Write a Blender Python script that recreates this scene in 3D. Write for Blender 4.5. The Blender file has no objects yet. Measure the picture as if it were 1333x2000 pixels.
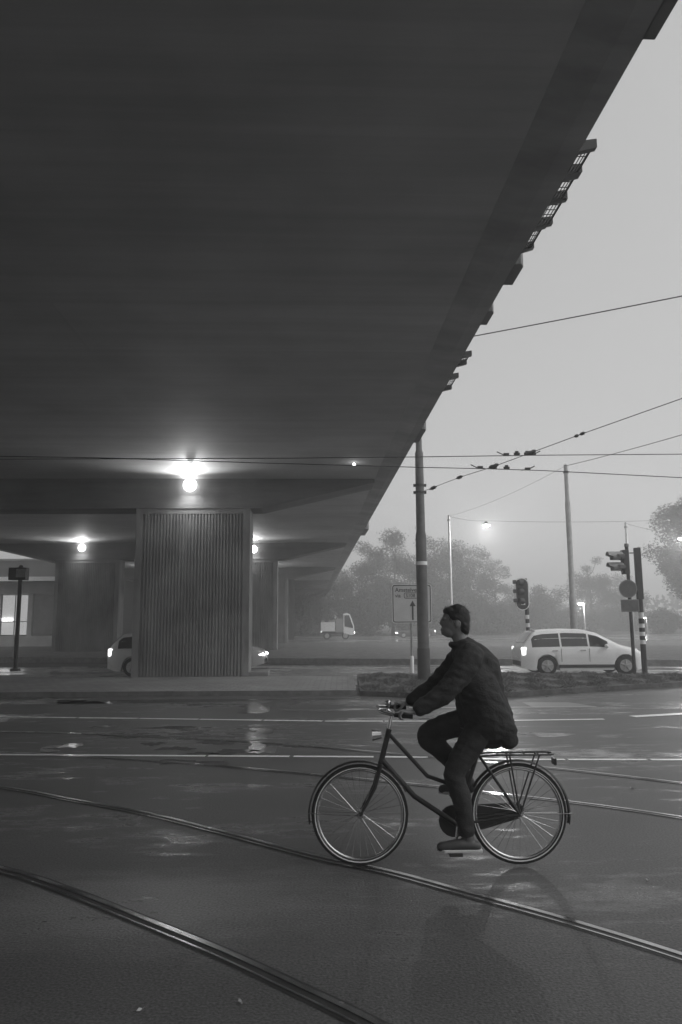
import bpy, bmesh, math, random
from mathutils import Vector, Matrix
R_ = math.radians
rnd = random.Random(7)
sc = bpy.context.scene
col = sc.collection

# ------------------------------------------------------------------ camera
F_PX, CAM_H = 1444.0, 1.75
PITCH, ROLL = math.atan(216.0 / F_PX), R_(0.4)
CAM = Vector((0, 0, CAM_H))
_F = Vector((0, math.cos(PITCH), math.sin(PITCH)))
_U0 = Vector((0, -math.sin(PITCH), math.cos(PITCH)))
_X0 = Vector((1, 0, 0))
_R = _X0 * math.cos(ROLL) - _U0 * math.sin(ROLL)
_U = _X0 * math.sin(ROLL) + _U0 * math.cos(ROLL)
cd = bpy.data.cameras.new('camera')
cd.sensor_fit = 'VERTICAL'; cd.sensor_height = 36; cd.lens = 36 * F_PX / 2000
cd.clip_start = 0.05; cd.clip_end = 3000
cam = bpy.data.objects.new('camera', cd); col.objects.link(cam)
cam.matrix_world = Matrix(((_R.x, _U.x, -_F.x, CAM.x), (_R.y, _U.y, -_F.y, CAM.y), (_R.z, _U.z, -_F.z, CAM.z), (0, 0, 0, 1)))
sc.camera = cam

def ray(px, py):
    return _F + _R * ((px - 666.5) / F_PX) - _U * ((py - 1000) / F_PX)
def G(px, py, z=0.0):                       # the point on the level z that this place in the photo shows
    r = ray(px, py); return CAM + r * ((z - CAM_H) / r.z)
def D(px, py, d):                           # the point d metres ahead
    r = ray(px, py); return CAM + r * (d / r.y)

# ------------------------------------------------------------------ world, sun, exposure
SUN_EL, SUN_AZ = R_(45), R_(108)             # azimuth clockwise from straight ahead
w = bpy.data.worlds.new('World'); sc.world = w; w.use_nodes = True
nt = w.node_tree; nt.nodes.clear()
sky = nt.nodes.new('ShaderNodeTexSky'); sky.sky_type = 'NISHITA'; sky.sun_disc = False
sky.sun_elevation = SUN_EL; sky.sun_rotation = SUN_AZ; sky.dust_density = 3.0; sky.air_density = 1.0; sky.ozone_density = 1.0
bw = nt.nodes.new('ShaderNodeRGBToBW'); bg = nt.nodes.new('ShaderNodeBackground'); wo = nt.nodes.new('ShaderNodeOutputWorld')
bg.inputs['Strength'].default_value = 0.14
ov = nt.nodes.new('ShaderNodeMath'); ov.operation = 'MULTIPLY_ADD'; ov.inputs[1].default_value = .4; ov.inputs[2].default_value = 1.35   # cloud cover evens the sky out
nt.links.new(sky.outputs[0], bw.inputs[0]); nt.links.new(bw.outputs[0], ov.inputs[0]); nt.links.new(ov.outputs[0], bg.inputs['Color']); nt.links.new(bg.outputs[0], wo.inputs['Surface'])
sl = bpy.data.lights.new('sun', 'SUN'); sl.energy = 0.3; sl.angle = R_(40); sl.color = (1, 1, 1)
so = bpy.data.objects.new('sun', sl); col.objects.link(so)
sd = Vector((math.sin(SUN_AZ) * math.cos(SUN_EL), math.cos(SUN_AZ) * math.cos(SUN_EL), math.sin(SUN_EL)))
so.rotation_euler = sd.to_track_quat('Z', 'Y').to_euler()
so.location = (0, 0, 60)
vs = sc.view_settings
sc.display_settings.display_device = 'sRGB'
vs.view_transform = 'Standard'; vs.look = 'None'; vs.exposure = 0.75; vs.gamma = 1.0; vs.use_curve_mapping = False
cy = sc.cycles
cy.max_bounces = 10; cy.diffuse_bounces = 6; cy.glossy_bounces = 4; cy.volume_bounces = 4; cy.transparent_max_bounces = 12
cy.use_denoising = True; cy.sample_clamp_indirect = 6.0; cy.sample_clamp_direct = 0; cy.blur_glossy = 0.5
cy.caustics_reflective = True

# ------------------------------------------------------------------ materials
def new_mat(name):
    m = bpy.data.materials.new(name); m.use_nodes = True
    t = m.node_tree; b = t.nodes['Principled BSDF']; return m, t, b
def g3(v): return (v, v, v, 1)
def mat(name, v, rough=0.6, metal=0.0, vary=0.25, scale=6.0, stretch=(1, 1, 1), bump=0.0, spec=0.5, detail=6, rvar=0.0):
    """a grey material whose colour drifts by +-vary with noise in object space"""
    m, t, b = new_mat(name); N, L = t.nodes.new, t.links.new
    b.inputs['Roughness'].default_value = rough; b.inputs['Metallic'].default_value = metal
    b.inputs['Specular IOR Level'].default_value = spec
    tc = N('ShaderNodeTexCoord'); mp = N('ShaderNodeMapping'); mp.inputs['Scale'].default_value = stretch
    nz = N('ShaderNodeTexNoise'); nz.inputs['Scale'].default_value = scale; nz.inputs['Detail'].default_value = detail
    L(tc.outputs['Object'], mp.inputs[0]); L(mp.outputs[0], nz.inputs['Vector'])
    mr = N('ShaderNodeMapRange'); mr.inputs['From Min'].default_value = .3; mr.inputs['From Max'].default_value = .7
    mr.inputs['To Min'].default_value = v * (1 - vary); mr.inputs['To Max'].default_value = v * (1 + vary)
    L(nz.outputs['Fac'], mr.inputs['Value']); L(mr.outputs[0], b.inputs['Base Color'])
    if rvar:
        r2 = N('ShaderNodeMapRange'); r2.inputs['From Min'].default_value = .3; r2.inputs['From Max'].default_value = .7
        r2.inputs['To Min'].default_value = max(.02, rough - rvar); r2.inputs['To Max'].default_value = rough + rvar
        L(nz.outputs['Fac'], r2.inputs['Value']); L(r2.outputs[0], b.inputs['Roughness'])
    if bump:
        n2 = N('ShaderNodeTexNoise'); n2.inputs['Scale'].default_value = scale * 6; n2.inputs['Detail'].default_value = 4
        L(mp.outputs[0], n2.inputs['Vector'])
        bp = N('ShaderNodeBump'); bp.inputs['Strength'].default_value = bump; bp.inputs['Distance'].default_value = .02
        L(n2.outputs['Fac'], bp.inputs['Height']); L(bp.outputs[0], b.inputs['Normal'])
    return m
def glow(name, v, strength):
    m, t, b = new_mat(name)
    b.inputs['Base Color'].default_value = g3(v); b.inputs['Emission Color'].default_value = g3(1); b.inputs['Emission Strength'].default_value = strength
    b.inputs['Roughness'].default_value = .3
    return m

def asphalt(name, v, puddle):
    m, t, b = new_mat(name); N, L = t.nodes.new, t.links.new
    tc = N('ShaderNodeTexCoord')
    big = N('ShaderNodeTexNoise'); big.inputs['Scale'].default_value = .35; big.inputs['Detail'].default_value = 5
    mpb = N('ShaderNodeMapping'); mpb.inputs['Scale'].default_value = (.6, 1.6, 1)
    L(tc.outputs['Object'], mpb.inputs[0]); L(mpb.outputs[0], big.inputs['Vector'])
    fine = N('ShaderNodeTexNoise'); fine.inputs['Scale'].default_value = 65; fine.inputs['Detail'].default_value = 3
    L(tc.outputs['Object'], fine.inputs['Vector'])
    mid = N('ShaderNodeTexNoise'); mid.inputs['Scale'].default_value = 3.0; mid.inputs['Detail'].default_value = 7; mid.inputs['Roughness'].default_value = .65
    L(mpb.outputs[0], mid.inputs['Vector'])
    a = N('ShaderNodeMapRange'); a.inputs['From Min'].default_value = .3; a.inputs['From Max'].default_value = .7; a.inputs['To Min'].default_value = v * .75; a.inputs['To Max'].default_value = v * 1.25
    L(big.outputs['Fac'], a.inputs['Value'])
    f = N('ShaderNodeMapRange'); f.inputs['From Min'].default_value = .25; f.inputs['From Max'].default_value = .75; f.inputs['To Min'].default_value = .35; f.inputs['To Max'].default_value = 1.65
    L(fine.outputs['Fac'], f.inputs['Value'])
    mu = N('ShaderNodeMath'); mu.operation = 'MULTIPLY'; L(a.outputs[0], mu.inputs[0]); L(f.outputs[0], mu.inputs[1])
    glow_tint = N('ShaderNodeMath'); glow_tint.operation = 'MULTIPLY'; L(mu.outputs[0], glow_tint.inputs[0]); L(glow_tint.outputs[0], b.inputs['Base Color'])
    wx = N('ShaderNodeMapping'); wx.vector_type = 'POINT'; wx.inputs['Location'].default_value = (.65, -5.0, 0); wx.inputs['Scale'].default_value = (.55, 1.0, 1)  # soft ellipse: lamp glow on the road painted into the colour, also made glossier
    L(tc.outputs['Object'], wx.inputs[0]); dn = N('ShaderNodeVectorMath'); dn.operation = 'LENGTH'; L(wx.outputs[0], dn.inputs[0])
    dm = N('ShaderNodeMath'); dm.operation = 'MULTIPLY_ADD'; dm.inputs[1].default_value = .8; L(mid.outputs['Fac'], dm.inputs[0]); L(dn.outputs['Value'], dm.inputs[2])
    glow_mask = N('ShaderNodeMapRange'); glow_mask.interpolation_type = 'SMOOTHSTEP'; glow_mask.inputs['From Min'].default_value = .55; glow_mask.inputs['From Max'].default_value = 1.35; glow_mask.inputs['To Min'].default_value = 1; glow_mask.inputs['To Max'].default_value = 0
    L(dm.outputs[0], glow_mask.inputs['Value'])
    w1 = N('ShaderNodeMath'); w1.operation = 'MULTIPLY_ADD'; w1.inputs[1].default_value = .7; w1.inputs[2].default_value = 1.0; L(glow_mask.outputs[0], w1.inputs[0]); L(w1.outputs[0], glow_tint.inputs[1])
    # roughness: damp everywhere, standing water where the noise peaks
    s = N('ShaderNodeMath'); s.operation = 'MULTIPLY_ADD'; s.inputs[1].default_value = .45
    L(mid.outputs['Fac'], s.inputs[0]); 
    hb = N('ShaderNodeMath'); hb.operation = 'MULTIPLY'; hb.inputs[1].default_value = .55; L(big.outputs['Fac'], hb.inputs[0]); L(hb.outputs[0], s.inputs[2])
    pr = N('ShaderNodeMapRange'); pr.inputs['From Min'].default_value = puddle - .06; pr.inputs['From Max'].default_value = puddle + .02
    pr.inputs['To Min'].default_value = .52; pr.inputs['To Max'].default_value = .12
    L(s.outputs[0], pr.inputs['Value'])
    wr = N('ShaderNodeMath'); wr.operation = 'MULTIPLY_ADD'; wr.inputs[1].default_value = -.22; L(glow_mask.outputs[0], wr.inputs[0]); L(pr.outputs[0], wr.inputs[2])
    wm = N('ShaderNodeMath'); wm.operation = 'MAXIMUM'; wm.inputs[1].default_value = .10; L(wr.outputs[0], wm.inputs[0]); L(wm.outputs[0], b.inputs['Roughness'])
    bs = N('ShaderNodeMapRange'); bs.inputs['From Min'].default_value = puddle - .06; bs.inputs['From Max'].default_value = puddle + .02
    bs.inputs['To Min'].default_value = .5; bs.inputs['To Max'].default_value = .06
    L(s.outputs[0], bs.inputs['Value'])
    bp = N('ShaderNodeBump'); bp.inputs['Distance'].default_value = .006
    L(bs.outputs[0], bp.inputs['Strength']); L(fine.outputs['Fac'], bp.inputs['Height']); L(bp.outputs[0], b.inputs['Normal'])
    b.inputs['Specular IOR Level'].default_value = .35
    return m

def concrete(name, v, stretch, lines=None, rough=.7, mortar=.45, vary=.3):
    """formwork concrete: board streaks along one axis, stains and fine joints"""
    m, t, b = new_mat(name); N, L = t.nodes.new, t.links.new
    tc = N('ShaderNodeTexCoord'); mp = N('ShaderNodeMapping'); mp.inputs['Scale'].default_value = stretch
    L(tc.outputs['Object'], mp.inputs[0])
    n1 = N('ShaderNodeTexNoise'); n1.inputs['Scale'].default_value = 1.0; n1.inputs['Detail'].default_value = 8; n1.inputs['Roughness'].default_value = .65
    L(mp.outputs[0], n1.inputs['Vector'])
    n2 = N('ShaderNodeTexNoise'); n2.inputs['Scale'].default_value = .7; n2.inputs['Detail'].default_value = 6; L(tc.outputs['Object'], n2.inputs['Vector'])
    ad = N('ShaderNodeMath'); ad.operation = 'ADD'; L(n1.outputs['Fac'], ad.inputs[0]); L(n2.outputs['Fac'], ad.inputs[1])
    mr = N('ShaderNodeMapRange'); mr.inputs['From Min'].default_value = .7; mr.inputs['From Max'].default_value = 1.3
    mr.inputs['To Min'].default_value = v * (1 - vary); mr.inputs['To Max'].default_value = v * (1 + vary)
    L(ad.outputs[0], mr.inputs['Value']); last = mr.outputs[0]
    if lines:
        br = N('ShaderNodeTexBrick'); br.inputs['Scale'].default_value = 1.0; br.offset = 0.5
        br.inputs['Brick Width'].default_value = lines[0]; br.inputs['Row Height'].default_value = lines[1]; br.inputs['Mortar Size'].default_value = lines[2]
        br.inputs['Color1'].default_value = g3(1); br.inputs['Color2'].default_value = g3(.9); br.inputs['Mortar'].default_value = g3(mortar)
        L(tc.outputs['Object'], br.inputs['Vector'])
        mu = N('ShaderNodeMath'); mu.operation = 'MULTIPLY'; L(last, mu.inputs[0]); L(br.outputs['Color'], mu.inputs[1]); last = mu.outputs[0]
    L(last, b.inputs['Base Color'])
    b.inputs['Roughness'].default_value = rough
    bp = N('ShaderNodeBump'); bp.inputs['Strength'].default_value = .25; bp.inputs['Distance'].default_value = .02
    L(n1.outputs['Fac'], bp.inputs['Height']); L(bp.outputs[0], b.inputs['Normal'])
    return m

M = {
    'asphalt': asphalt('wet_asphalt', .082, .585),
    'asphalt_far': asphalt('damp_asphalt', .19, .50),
    'soil': mat('soil', .05, .9, vary=.4, scale=2, bump=.5),
    'verge': mat('verge_grass', .09, .9, vary=.5, scale=3, bump=.8),
    'grass': mat('grass_blades', .11, .7, vary=.5, scale=4),
    'kerb': mat('kerb_stone', .16, .6, vary=.3, scale=5, bump=.3),
    'slabs': concrete('paving_slabs', .22, (3, 3, 3), (.30, .30, .012)),
    'paint': mat('road_paint', .85, .35, vary=.12, scale=9, detail=8),
    'soffit': concrete('soffit_concrete', .46, (.12, 3.2, 1), (60, 1.9, .02), .75, .9, .16),
    'edge': concrete('edge_concrete', .33, (.3, 2, 3)),
    'cap': concrete('cap_concrete', .20, (.3, 2, 3)),
    'pillar': concrete('pillar_concrete', .21, (2.2, 2.2, .5), None, .7, .45, .5),
    'steel': mat('rail_steel', .5, .19, 1.0, vary=.4, scale=2.5, stretch=(1, 1, 1), rvar=.12),
    'groove': mat('rail_groove', .02, .5, vary=.3),
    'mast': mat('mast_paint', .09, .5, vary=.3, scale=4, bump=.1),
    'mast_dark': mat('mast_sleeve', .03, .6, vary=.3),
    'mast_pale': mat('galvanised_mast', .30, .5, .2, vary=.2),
    'black': mat('black_paint', .025, .45, vary=.2),
    'dark': mat('dark_plastic', .03, .5, vary=.2),
    'grey': mat('grey_metal', .18, .45, .3, vary=.15),
    'white': mat('white_paint', .78, .4, vary=.05),
    'signblue': mat('sign_face', .55, .4, vary=.08, scale=2),
    'wire': mat('copper_wire', .07, .5, .0, vary=.2),
    'carwhite': mat('white_car_paint', .85, .25, vary=.03, scale=2),
    'cargrey': mat('grey_car_paint', .30, .25, vary=.05, scale=2),
    'cardark': mat('dark_car_paint', .05, .25, vary=.05, scale=2),
    'glass': mat('car_glass', .03, .08, vary=.1, spec=.8),
    'tyre': mat('tyre_rubber', .02, .8, vary=.2),
    'rim': mat('alloy_rim', .45, .35, .8, vary=.1),
    'chrome': mat('bike_metal', .55, .25, 1.0, vary=.1),
    'bark': mat('bark', .08, .9, vary=.4, scale=5, bump=.6),
    'leaf': mat('leaves', .06, .8, vary=.35, scale=.7),
    'leaf_pale': mat('pale_leaves', .10, .7, vary=.5, scale=.6),
    'coat': mat('coat_cloth', .02, .85, vary=.3, scale=12, bump=.3),
    'trousers': mat('trouser_cloth', .025, .85, vary=.3, scale=14, bump=.3),
    'skin': mat('skin', .22, .55, vary=.08, scale=20),
    'hair': mat('hair', .02, .6, vary=.4, scale=40),
    'shoe': mat('shoe_leather', .06, .5, vary=.2),
    'sole': mat('shoe_sole', .6, .6, vary=.1),
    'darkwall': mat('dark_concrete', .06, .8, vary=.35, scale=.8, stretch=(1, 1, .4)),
    'wall': mat('station_wall', .45, .6, vary=.2, scale=1.0),
    'lamp_glass': glow('lamp_glass', .9, 8.0),
    'lamp_small': glow('small_lamp_glass', .9, 3.0),
    'street_glass': glow('street_lamp_glass', .9, 18.0),
    'head_glass': glow('headlight_glass', .9, 5.0),
    'tail_glass': glow('tail_light_glass', .6, 1.2),
    'window_lit': glow('lit_window', .5, 0.22),
    'window_hot': glow('bright_window', .9, 2.5),
    'red': mat('lens_dark', .04, .2, vary=.1),
}

# ------------------------------------------------------------------ mesh helpers
class MB:
    def __init__(s): s.v = []; s.f = []
    def add(s, vs, fs, mx=None):
        o = len(s.v); s.v += [(mx @ Vector(p)) if mx else Vector(p) for p in vs]; s.f += [tuple(i + o for i in q) for q in fs]; return s
    def box(s, c, d, mx=None):
        x, y, z = c; a, b, e = d[0] / 2, d[1] / 2, d[2] / 2
        return s.add([(x + i * a, y + j * b, z + k * e) for i in (-1, 1) for j in (-1, 1) for k in (-1, 1)],
                     [(0, 1, 3, 2), (4, 6, 7, 5), (0, 4, 5, 1), (2, 3, 7, 6), (0, 2, 6, 4), (1, 5, 7, 3)], mx)
    def tube(s, pts, r, n=8, caps=True, closed=False):
        pts = [Vector(p) for p in pts]; m = len(pts)
        rs = r if isinstance(r, (list, tuple)) else [r] * m
        o = len(s.v); ref = None
        for i, p in enumerate(pts):
            if closed: t = (pts[(i + 1) % m] - pts[i - 1]).normalized()
            else: t = (pts[min(i + 1, m - 1)] - pts[max(i - 1, 0)]).normalized()
            if ref is None:
                ref = Vector((0, 0, 1)) if abs(t.z) < .9 else Vector((1, 0, 0))
            u = (ref - t * ref.dot(t)).normalized(); ref = u; q = t.cross(u)
            for k in range(n):
                a = 2 * math.pi * k / n
                s.v.append(p + (u * math.cos(a) + q * math.sin(a)) * rs[i])
        for i in range(m if closed else m - 1):
            for k in range(n):
                j = (i + 1) % m
                s.f.append((o + i * n + k, o + i * n + (k + 1) % n, o + j * n + (k + 1) % n, o + j * n + k))
        if caps and not closed:
            s.f.append(tuple(o + k for k in reversed(range(n)))); s.f.append(tuple(o + (m - 1) * n + k for k in range(n)))
        return s
    def ball(s, c, r, n=12, m=8, mx=None):
        rx, ry, rz = r if isinstance(r, (tuple, list)) else (r, r, r)
        vs = [(c[0], c[1], c[2] + rz)]
        for i in range(1, m):
            t = math.pi * i / m
            vs += [(c[0] + rx * math.sin(t) * math.cos(2 * math.pi * k / n), c[1] + ry * math.sin(t) * math.sin(2 * math.pi * k / n), c[2] + rz * math.cos(t)) for k in range(n)]
        vs.append((c[0], c[1], c[2] - rz)); e = len(vs) - 1; fs = []
        for k in range(n):
            fs.append((0, 1 + k, 1 + (k + 1) % n)); fs.append((e, e - n + (k + 1) % n, e - n + k))
        for i in range(m - 2):
            for k in range(n):
                a = 1 + i * n
                fs.append((a + k, a + n + k, a + n + (k + 1) % n, a + (k + 1) % n))
        return s.add(vs, fs, mx)
    def prism(s, poly, z0, z1):
        n = len(poly)
        return s.add([(p[0], p[1], z0) for p in poly] + [(p[0], p[1], z1) for p in poly],
                     [tuple(reversed(range(n))), tuple(range(n, 2 * n))] + [(i, (i + 1) % n, n + (i + 1) % n, n + i) for i in range(n)])
    def extrude(s, poly, ax):
        """closed 3D polygon moved along ax"""
        n = len(poly); a = Vector(ax)
        return s.add([Vector(p) for p in poly] + [Vector(p) + a for p in poly],
                     [tuple(reversed(range(n))), tuple(range(n, 2 * n))] + [(i, (i + 1) % n, n + (i + 1) % n, n + i) for i in range(n)])
    def build(s, name, m, parent=None, smooth=False, off=None, bevel=0.0, fixn=True):
        me = bpy.data.meshes.new(name)
        vs = [tuple(Vector(p) - off) if off is not None else tuple(p) for p in s.v]
        me.from_pydata(vs, [], s.f)
        if fixn or bevel:
            bm = bmesh.new(); bm.from_mesh(me); bmesh.ops.recalc_face_normals(bm, faces=bm.faces)
            if bevel:
                ed = [e for e in bm.edges if len(e.link_faces) == 2 and e.calc_face_angle(0) > .6]
                bmesh.ops.bevel(bm, geom=ed, offset=bevel, segments=2, affect='EDGES', profile=.6)
            bm.to_mesh(me); bm.free()
        me.materials.append(m); me.update()
        if smooth:
            me.polygons.foreach_set('use_smooth', [True] * len(me.polygons)); me.set_sharp_from_angle(angle=R_(50))
        o = bpy.data.objects.new(name, me); col.objects.link(o)
        if parent: o.parent = parent
        return o
def tag(o, label=None, cat=None, group=None, kind=None):
    for k, v in (('label', label), ('category', cat), ('group', group), ('kind', kind)):
        if v: o[k] = v
    return o
def thing(name, loc, label, cat, group=None, rz=0.0):
    o = bpy.data.objects.new(name, None); col.objects.link(o); o.location = loc; o.rotation_euler = (0, 0, rz)
    o.empty_display_size = .2
    return tag(o, label, cat, group)
def dup(root, loc, rz=None, label=None, group=None):
    r = root.copy(); col.objects.link(r); r.location = loc
    if rz is not None: r.rotation_euler = (0, 0, rz)
    tag(r, label, None, group)
    for ch in list(root.children):
        c = ch.copy(); col.objects.link(c); c.parent = r
        for gg in list(ch.children):
            d = gg.copy(); col.objects.link(d); d.parent = c
    return r
def lamp_light(name, loc, watts, radius, parent=None):
    l = bpy.data.lights.new(name, 'POINT'); l.energy = watts; l.shadow_soft_size = radius
    o = bpy.data.objects.new(name, l); col.objects.link(o); o.location = loc
    if parent: o.parent = parent
    return o
def lerp(a, b, t): return a + (b - a) * t
def prof(tbl, x):
    if x <= tbl[0][0]: return tbl[0][1]
    for (a, p), (b, q) in zip(tbl, tbl[1:]):
        if x <= b: return lerp(p, q, (x - a) / (b - a))
    return tbl[-1][1]
def spline(pts, n):
    """Catmull-Rom through pts"""
    P = [Vector(p) for p in pts]; P = [P[0] * 2 - P[1]] + P + [P[-1] * 2 - P[-2]]; out = []
    for i in range(1, len(P) - 2):
        for k in range(n):
            t = k / n
            out.append(.5 * ((2 * P[i]) + (P[i + 1] - P[i - 1]) * t + (2 * P[i - 1] - 5 * P[i] + 4 * P[i + 1] - P[i + 2]) * t * t + (-P[i - 1] + 3 * P[i] - 3 * P[i + 1] + P[i + 2]) * t ** 3))
    out.append(P[-2]); return out

# ------------------------------------------------------------------ ground, roads, pavements
def sheet(name, poly, z, m, kind='structure'):
    b = MB(); b.add([(p[0], p[1], z) for p in poly], [tuple(range(len(poly)))]); o = b.build(name, m, fixn=False)
    if o.data.polygons[0].normal.z < 0: o.data.flip_normals()
    return tag(o, kind=kind)
def rect(x0, y0, x1, y1): return [(x0, y0), (x1, y0), (x1, y1), (x0, y1)]
sheet('ground', rect(-480, -60, 480, 690), -.03, M['soil'])
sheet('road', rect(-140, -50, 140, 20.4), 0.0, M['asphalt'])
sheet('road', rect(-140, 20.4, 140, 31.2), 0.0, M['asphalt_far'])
ISL = .12
def kerbed(name, kname, poly, h, m, kw=.14, km='kerb'):
    """raised bed: a top of material m inside a kerb ring of real height"""
    n = len(poly); P = [Vector((p[0], p[1])) for p in poly]
    area = sum(P[i].x * P[(i + 1) % n].y - P[(i + 1) % n].x * P[i].y for i in range(n))
    if area < 0: P.reverse()
    inner = []
    for i in range(n):
        a, b, c = P[i - 1], P[i], P[(i + 1) % n]
        d1, d2 = (b - a).normalized(), (c - b).normalized()
        n1, n2 = Vector((-d1.y, d1.x)), Vector((-d2.y, d2.x)); s = (n1 + n2).normalized()
        inner.append(b + s * (kw / max(.35, s.dot(n1))))
    b = MB()
    b.add([(p.x, p.y, -.02) for p in P] + [(p.x, p.y, h) for p in P] + [(p.x, p.y, h) for p in inner] + [(p.x, p.y, h - .03) for p in inner],
          [q for i in range(n) for j in [(i + 1) % n] for q in ((i, j, n + j, n + i), (n + i, n + j, 2 * n + j, 2 * n + i), (2 * n + i, 2 * n + j, 3 * n + j, 3 * n + i))])
    tag(b.build(kname, M[km], fixn=False), kind='structure')
    return sheet(name, [(p.x, p.y) for p in inner], h - .006, m), [(p.x, p.y) for p in inner]
gx = lambda px, py, z=0: tuple(G(px, py, z)[:2])
j1, j2 = gx(696, 1358), gx(690, 1318, ISL)
kerbed('pavement', 'kerb', [(-60, j1[1] + .25), gx(0, 1362), j1, j2, (-60, j2[1] + .15)], ISL, M['slabs'])
gfront = [gx(704, 1359), gx(860, 1366), gx(1000, 1362), gx(1150, 1352), gx(1333, 1341), gx(1400, 1332)]
gback = [gx(1420, 1322, ISL), gx(1333, 1317, ISL), gx(1150, 1315, ISL), gx(900, 1315, ISL), gx(698, 1317, ISL)]
gverge, ginner = kerbed('grass_verge', 'kerb', gfront + gback, ISL, M['verge'], .04, 'verge')
kerbed('median', 'kerb', [gx(-700, 1290), gx(640, 1297), gx(2200, 1305), (70, 46.5), (-80, 46.5)], .24, M['verge'])
sheet('path', rect(-100, 46.6, 100, 49.2), .0, mat('path_concrete', .35, .5, vary=.2, scale=1))
kerbed('far_verge', 'kerb', rect(-100, 49.3, 100, 63.5), .10, M['verge'])
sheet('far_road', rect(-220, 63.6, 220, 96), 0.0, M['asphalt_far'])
# painted lines
ZP = .006
def stripe(pts, width, name='road_marking', z=ZP, m=None):
    """a painted band of constant width along pts on the ground"""
    P = [Vector((p[0], p[1])) for p in pts]; b = MB(); vs = []
    for i, p in enumerate(P):
        t = (P[min(i + 1, len(P) - 1)] - P[max(i - 1, 0)]).normalized(); nrm = Vector((-t.y, t.x))
        vs += [(*(p + nrm * width / 2), z), (*(p - nrm * width / 2), z)]
    b.add(vs, [(2 * i, 2 * i + 1, 2 * i + 3, 2 * i + 2) for i in range(len(P) - 1)])
    o = b.build(name, m or M['paint'], fixn=False)
    if o.data.polygons[0].normal.z < 0: o.data.flip_normals()
    return tag(o, kind='structure')
def dashed(px_pts, width, cuts):
    """line through pixel points, broken at the pixel columns in cuts (each a gap a..b)"""
    xs = [p[0] for p in px_pts]; y_at = lambda x: prof(px_pts, x)
    x = xs[0]
    for a, c in cuts + [(xs[-1], None)]:
        n = max(2, int((a - x) / 60))
        stripe([gx(lerp(x, a, k / n), y_at(lerp(x, a, k / n))) for k in range(n + 1)], width)
        x = c
dashed([(-300, 1397), (0, 1400.5), (300, 1404), (640, 1409), (900, 1409), (1180, 1405)], .12,
       [(-40, -36), (150, 154), (270, 273), (388, 391), (512, 516), (630, 635), (748, 752)])
dashed([(-300, 1473), (0, 1474.5), (400, 1477), (835, 1479.5), (1000, 1484), (1333, 1484.5), (1700, 1486)], .10,
       [(402, 407), (566, 574), (730, 750), (836, 940), (1104, 1110), (1264, 1272)])
stripe([gx(1236, 1400), gx(1333, 1394.5), gx(1500, 1386)], .22)
stripe([gx(800, 1382.5), gx(1165, 1381)], .05)
stripe([gx(940, 1304), gx(1000, 1314)], .16)
stripe([gx(555, 1304), gx(625, 1306)], .12)
stripe([gx(120, 1303), gx(172, 1303)], .12)
stripe([gx(490, 1308), gx(570, 1309)], .12)
for yy in (1303, 1310, 1318): stripe([gx(1262, yy), gx(1420, yy + 1)], .16)
sheet('road_patch', [gx(1020, 1372), gx(1110, 1372), gx(1165, 1380), gx(1040, 1381)], .004, mat('patch_asphalt', .16, .4, vary=.15, scale=5))

M['water'] = mat('puddle_water', .05, .09, vary=.2, scale=1.2, spec=.8, bump=.42)
def puddle(px, py, wpx, hpx, seed):
    r = random.Random(seed); c = G(px, py); hx_ = abs(G(px + wpx / 2, py).x - c.x); hy = abs(G(px, py - hpx / 2).y - c.y)
    a1, a2, a3 = (r.uniform(0, 6.28) for _ in range(3)); P = []
    for k in range(48):
        a = 2 * math.pi * k / 48; q = 1 + .28 * math.sin(2 * a + a1) + .22 * math.sin(3 * a + a2) + .16 * math.sin(7 * a + a3) + r.uniform(-.06, .06)
        P.append((c.x + math.cos(a) * hx_ * q, c.y + math.sin(a) * hy * q))
    sheet('puddle', P, .0025, M['water'])
for k, a in enumerate(((150, 1372, 90, 9), (205, 1419, 40, 5), (518, 1379, 95, 20), (515, 1426, 55, 9), (330, 1369, 640, 6), (640, 1387, 150, 5), (330, 1421, 110, 4), (130, 1457, 60, 9), (95, 1466, 40, 5), (300, 1453, 34, 8), (345, 1462, 60, 8), (420, 1450, 60, 9), (455, 1468, 80, 10), (510, 1462, 50, 20), (560, 1455, 40, 6), (365, 1489, 120, 9), (390, 1472, 60, 6), (250, 1440, 50, 4), (980, 1465, 60, 8), (1070, 1435, 110, 7))): puddle(*a, 50 + k)
def leaf(px, py, s, lab, a):
    p = G(px, py); t = thing('fallen_leaf', (p.x, p.y, .006), lab, 'leaf', None, a); b = MB()
    b.add([(-s, 0, .004), (-s * .3, s * .45, .012), (s * .5, s * .35, .006), (s, 0, .014), (s * .5, -s * .4, .01), (-s * .3, -s * .4, .004), (0, 0, .0)], [(0, 6, 1), (1, 6, 2), (2, 6, 3), (3, 6, 4), (4, 6, 5), (5, 6, 0)]); b.build('blade', M['deadleaf'], t, fixn=False)
    q = MB(); q.tube([(-s * 1.6, .004, .002), (-s, 0, .005)], .0015, 5); q.build('stalk', M['bark'], t)
M['deadleaf'] = mat('dead_leaf', .35, .4, vary=.3, scale=20)
leaf(275, 1977, .020, 'small pale leaf lying on the asphalt at the bottom left of the photo', .5)
leaf(470, 1962, .020, 'small pale leaf on the asphalt near the bottom edge, right of another leaf', 2.1)
leaf(1266, 1721, .022, 'small pale leaf on the road right of the rear bicycle wheel', 1.0)
leaf(1235, 1541, .028, 'small pale leaf on the road between the two far tram rails at the right', 2.6)

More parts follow.
